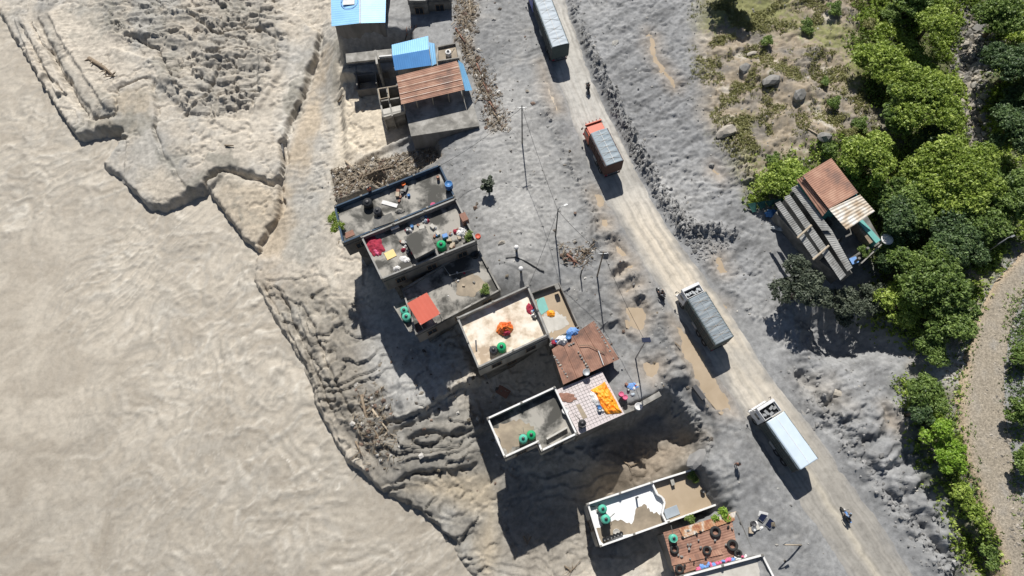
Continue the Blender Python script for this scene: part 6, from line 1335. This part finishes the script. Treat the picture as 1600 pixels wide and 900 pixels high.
def pebbles(name, prob, N, smin, smax, m, lab, colr, pw=3.0):
    x, y, z = scatter(prob, N)
    oc = np.array([(1, 0, 0), (-1, 0, 0), (0, 1, 0), (0, -1, 0), (0, 0, 1), (.6, .6, -.5), (-.6, .5, .55), (.1, -.7, .6)]); fc = [(4, 0, 2), (4, 2, 6), (6, 2, 1), (6, 1, 7), (4, 6, 7), (4, 7, 0), (7, 1, 3), (7, 3, 0), (0, 3, 5), (3, 1, 5), (1, 2, 5), (2, 0, 5)]
    s = smin+(smax-smin)*rsn.rand(N)**pw; a = rsn.rand(N)*6.28; sc = np.stack([s*rsn.uniform(.7, 1.3, N), s*rsn.uniform(.7, 1.3, N), s*rsn.uniform(.4, .8, N)], 1)
    v = oc[None]*sc[:, None]*rsn.uniform(.8, 1.2, (N, 8, 1)); ca, sa = np.cos(a)[:, None], np.sin(a)[:, None]
    v = np.stack([v[..., 0]*ca-v[..., 1]*sa, v[..., 0]*sa+v[..., 1]*ca, v[..., 2]], -1)+np.stack([x, y, z+s*.15], 1)[:, None]
    F = (np.array(fc)[None]+(np.arange(N)*8)[:, None, None]).reshape(-1, 3); col = np.array(colr)[rsn.randint(0, len(colr), N)]*rsn.uniform(.7, 1.2, (N, 1)); C = np.concatenate([np.repeat(col, 8, 0), np.full((N*8, 1), .95)], 1)
    tag(npmesh(name, v.reshape(-1, 3), F, m, C, False), lab, 'stones', kind='stuff')
M_peb = vmat('pebbles', .2, 3, .01, 8, .95, .2)
onroad = 1-np.clip(m_road*1.5, 0, 1)
pebbles('clods', (mask([(872, -30), (893, 20), (935, 115), (985, 215), (1045, 322), (1100, 366), (1130, 380), (1090, 400), (1040, 340), (970, 230), (920, 130), (880, 40)], .3, 2.0)+mask([(1250, 590), (1500, 900), (1480, 905), (1300, 690)], .2, 3)*.25)*onroad, 1300, .07, .32, M_peb, 'loose dark mud clods along the windrows beside the road', [(.24, .237, .232), (.30, .295, .29)], 2.2)
pebbles('gravel', (m_east*.6+m_west*.35+m_hill*.7+nearroad*.6)*onroad*(1-m_pud), 3600, .03, .2, M_peb, 'small stones and mud lumps scattered over the grey mud', [(.32, .315, .30), (.22, .215, .21), (.42, .40, .37)], 5)
pebbles('track_stones', m_grav+.3*shore, 6000, .03, .26, M_peb, 'loose stones on the gravel track', [(.30, .265, .215), (.23, .21, .185), (.40, .36, .31)], 4)
pebbles('stream_stones', m_str, 1400, .08, .7, M_peb, 'stones in the stream bed', [(.42, .38, .32), (.30, .285, .26), (.2, .19, .175)], 2.5)
deb = mask([(512, 262), (600, 245), (684, 228), (690, 252), (600, 286), (522, 314)], -2.7, .6)+mask([(712, -20), (745, 0), (738, 75), (775, 130), (792, 205), (765, 205), (738, 120), (712, 60)], 0, 1)+mask([(556, 610), (600, 610), (620, 720), (590, 725), (560, 690)], -6, 1.5)*.6+mask([(880, 385), (925, 385), (920, 412), (885, 412)], 0, 1)
pebbles('litter', deb+.05*mask([(560, 560), (700, 520), (860, 600), (780, 760), (640, 700)], -5.5, 3)+.006*m_west*(1-m_road)+.05*mask([(500, 250), (560, 300), (540, 380), (500, 330)], -5, 1), 2300, .05, .36, M_peb, 'splintered wood, plastic and rubble washed up by the flood', [(.20, .17, .13), (.28, .25, .21), (.13, .115, .10), (.5, .48, .45), (.21, .15, .12)], 3)
x, y, z = scatter(deb, 1500); N = len(x); a = rsn.rand(N)*3.14; L_ = rsn.uniform(.2, .9, N); dx_ = np.cos(a)*L_/2; dy_ = np.sin(a)*L_/2; dz_ = rsn.uniform(-.2, .25, N); w2 = .03
V = np.stack([np.stack([x-dx_, y-dy_, z+.05], 1), np.stack([x-dx_+w2, y-dy_-w2, z+.12], 1), np.stack([x-dx_-w2, y-dy_+w2, z+.13], 1), np.stack([x+dx_, y+dy_, z+.05+dz_+.2], 1), np.stack([x+dx_+w2, y+dy_-w2, z+.12+dz_+.2], 1), np.stack([x+dx_-w2, y+dy_+w2, z+.13+dz_+.2], 1)], 1).reshape(-1, 3)
F = (np.array([(0, 1, 4, 3), (1, 2, 5, 4), (2, 0, 3, 5)])[None]+(np.arange(N)*6)[:, None, None]).reshape(-1, 4); Ct = np.repeat(np.array([(.26, .20, .14), (.15, .115, .08), (.42, .35, .26)])[rsn.randint(0, 3, N)], 6, 0)
tag(npmesh('twigs', V, F, M_peb, np.concatenate([Ct, np.ones((len(Ct), 1))], 1), False), 'broken twigs and reeds in the flood debris', 'twigs', kind='stuff')
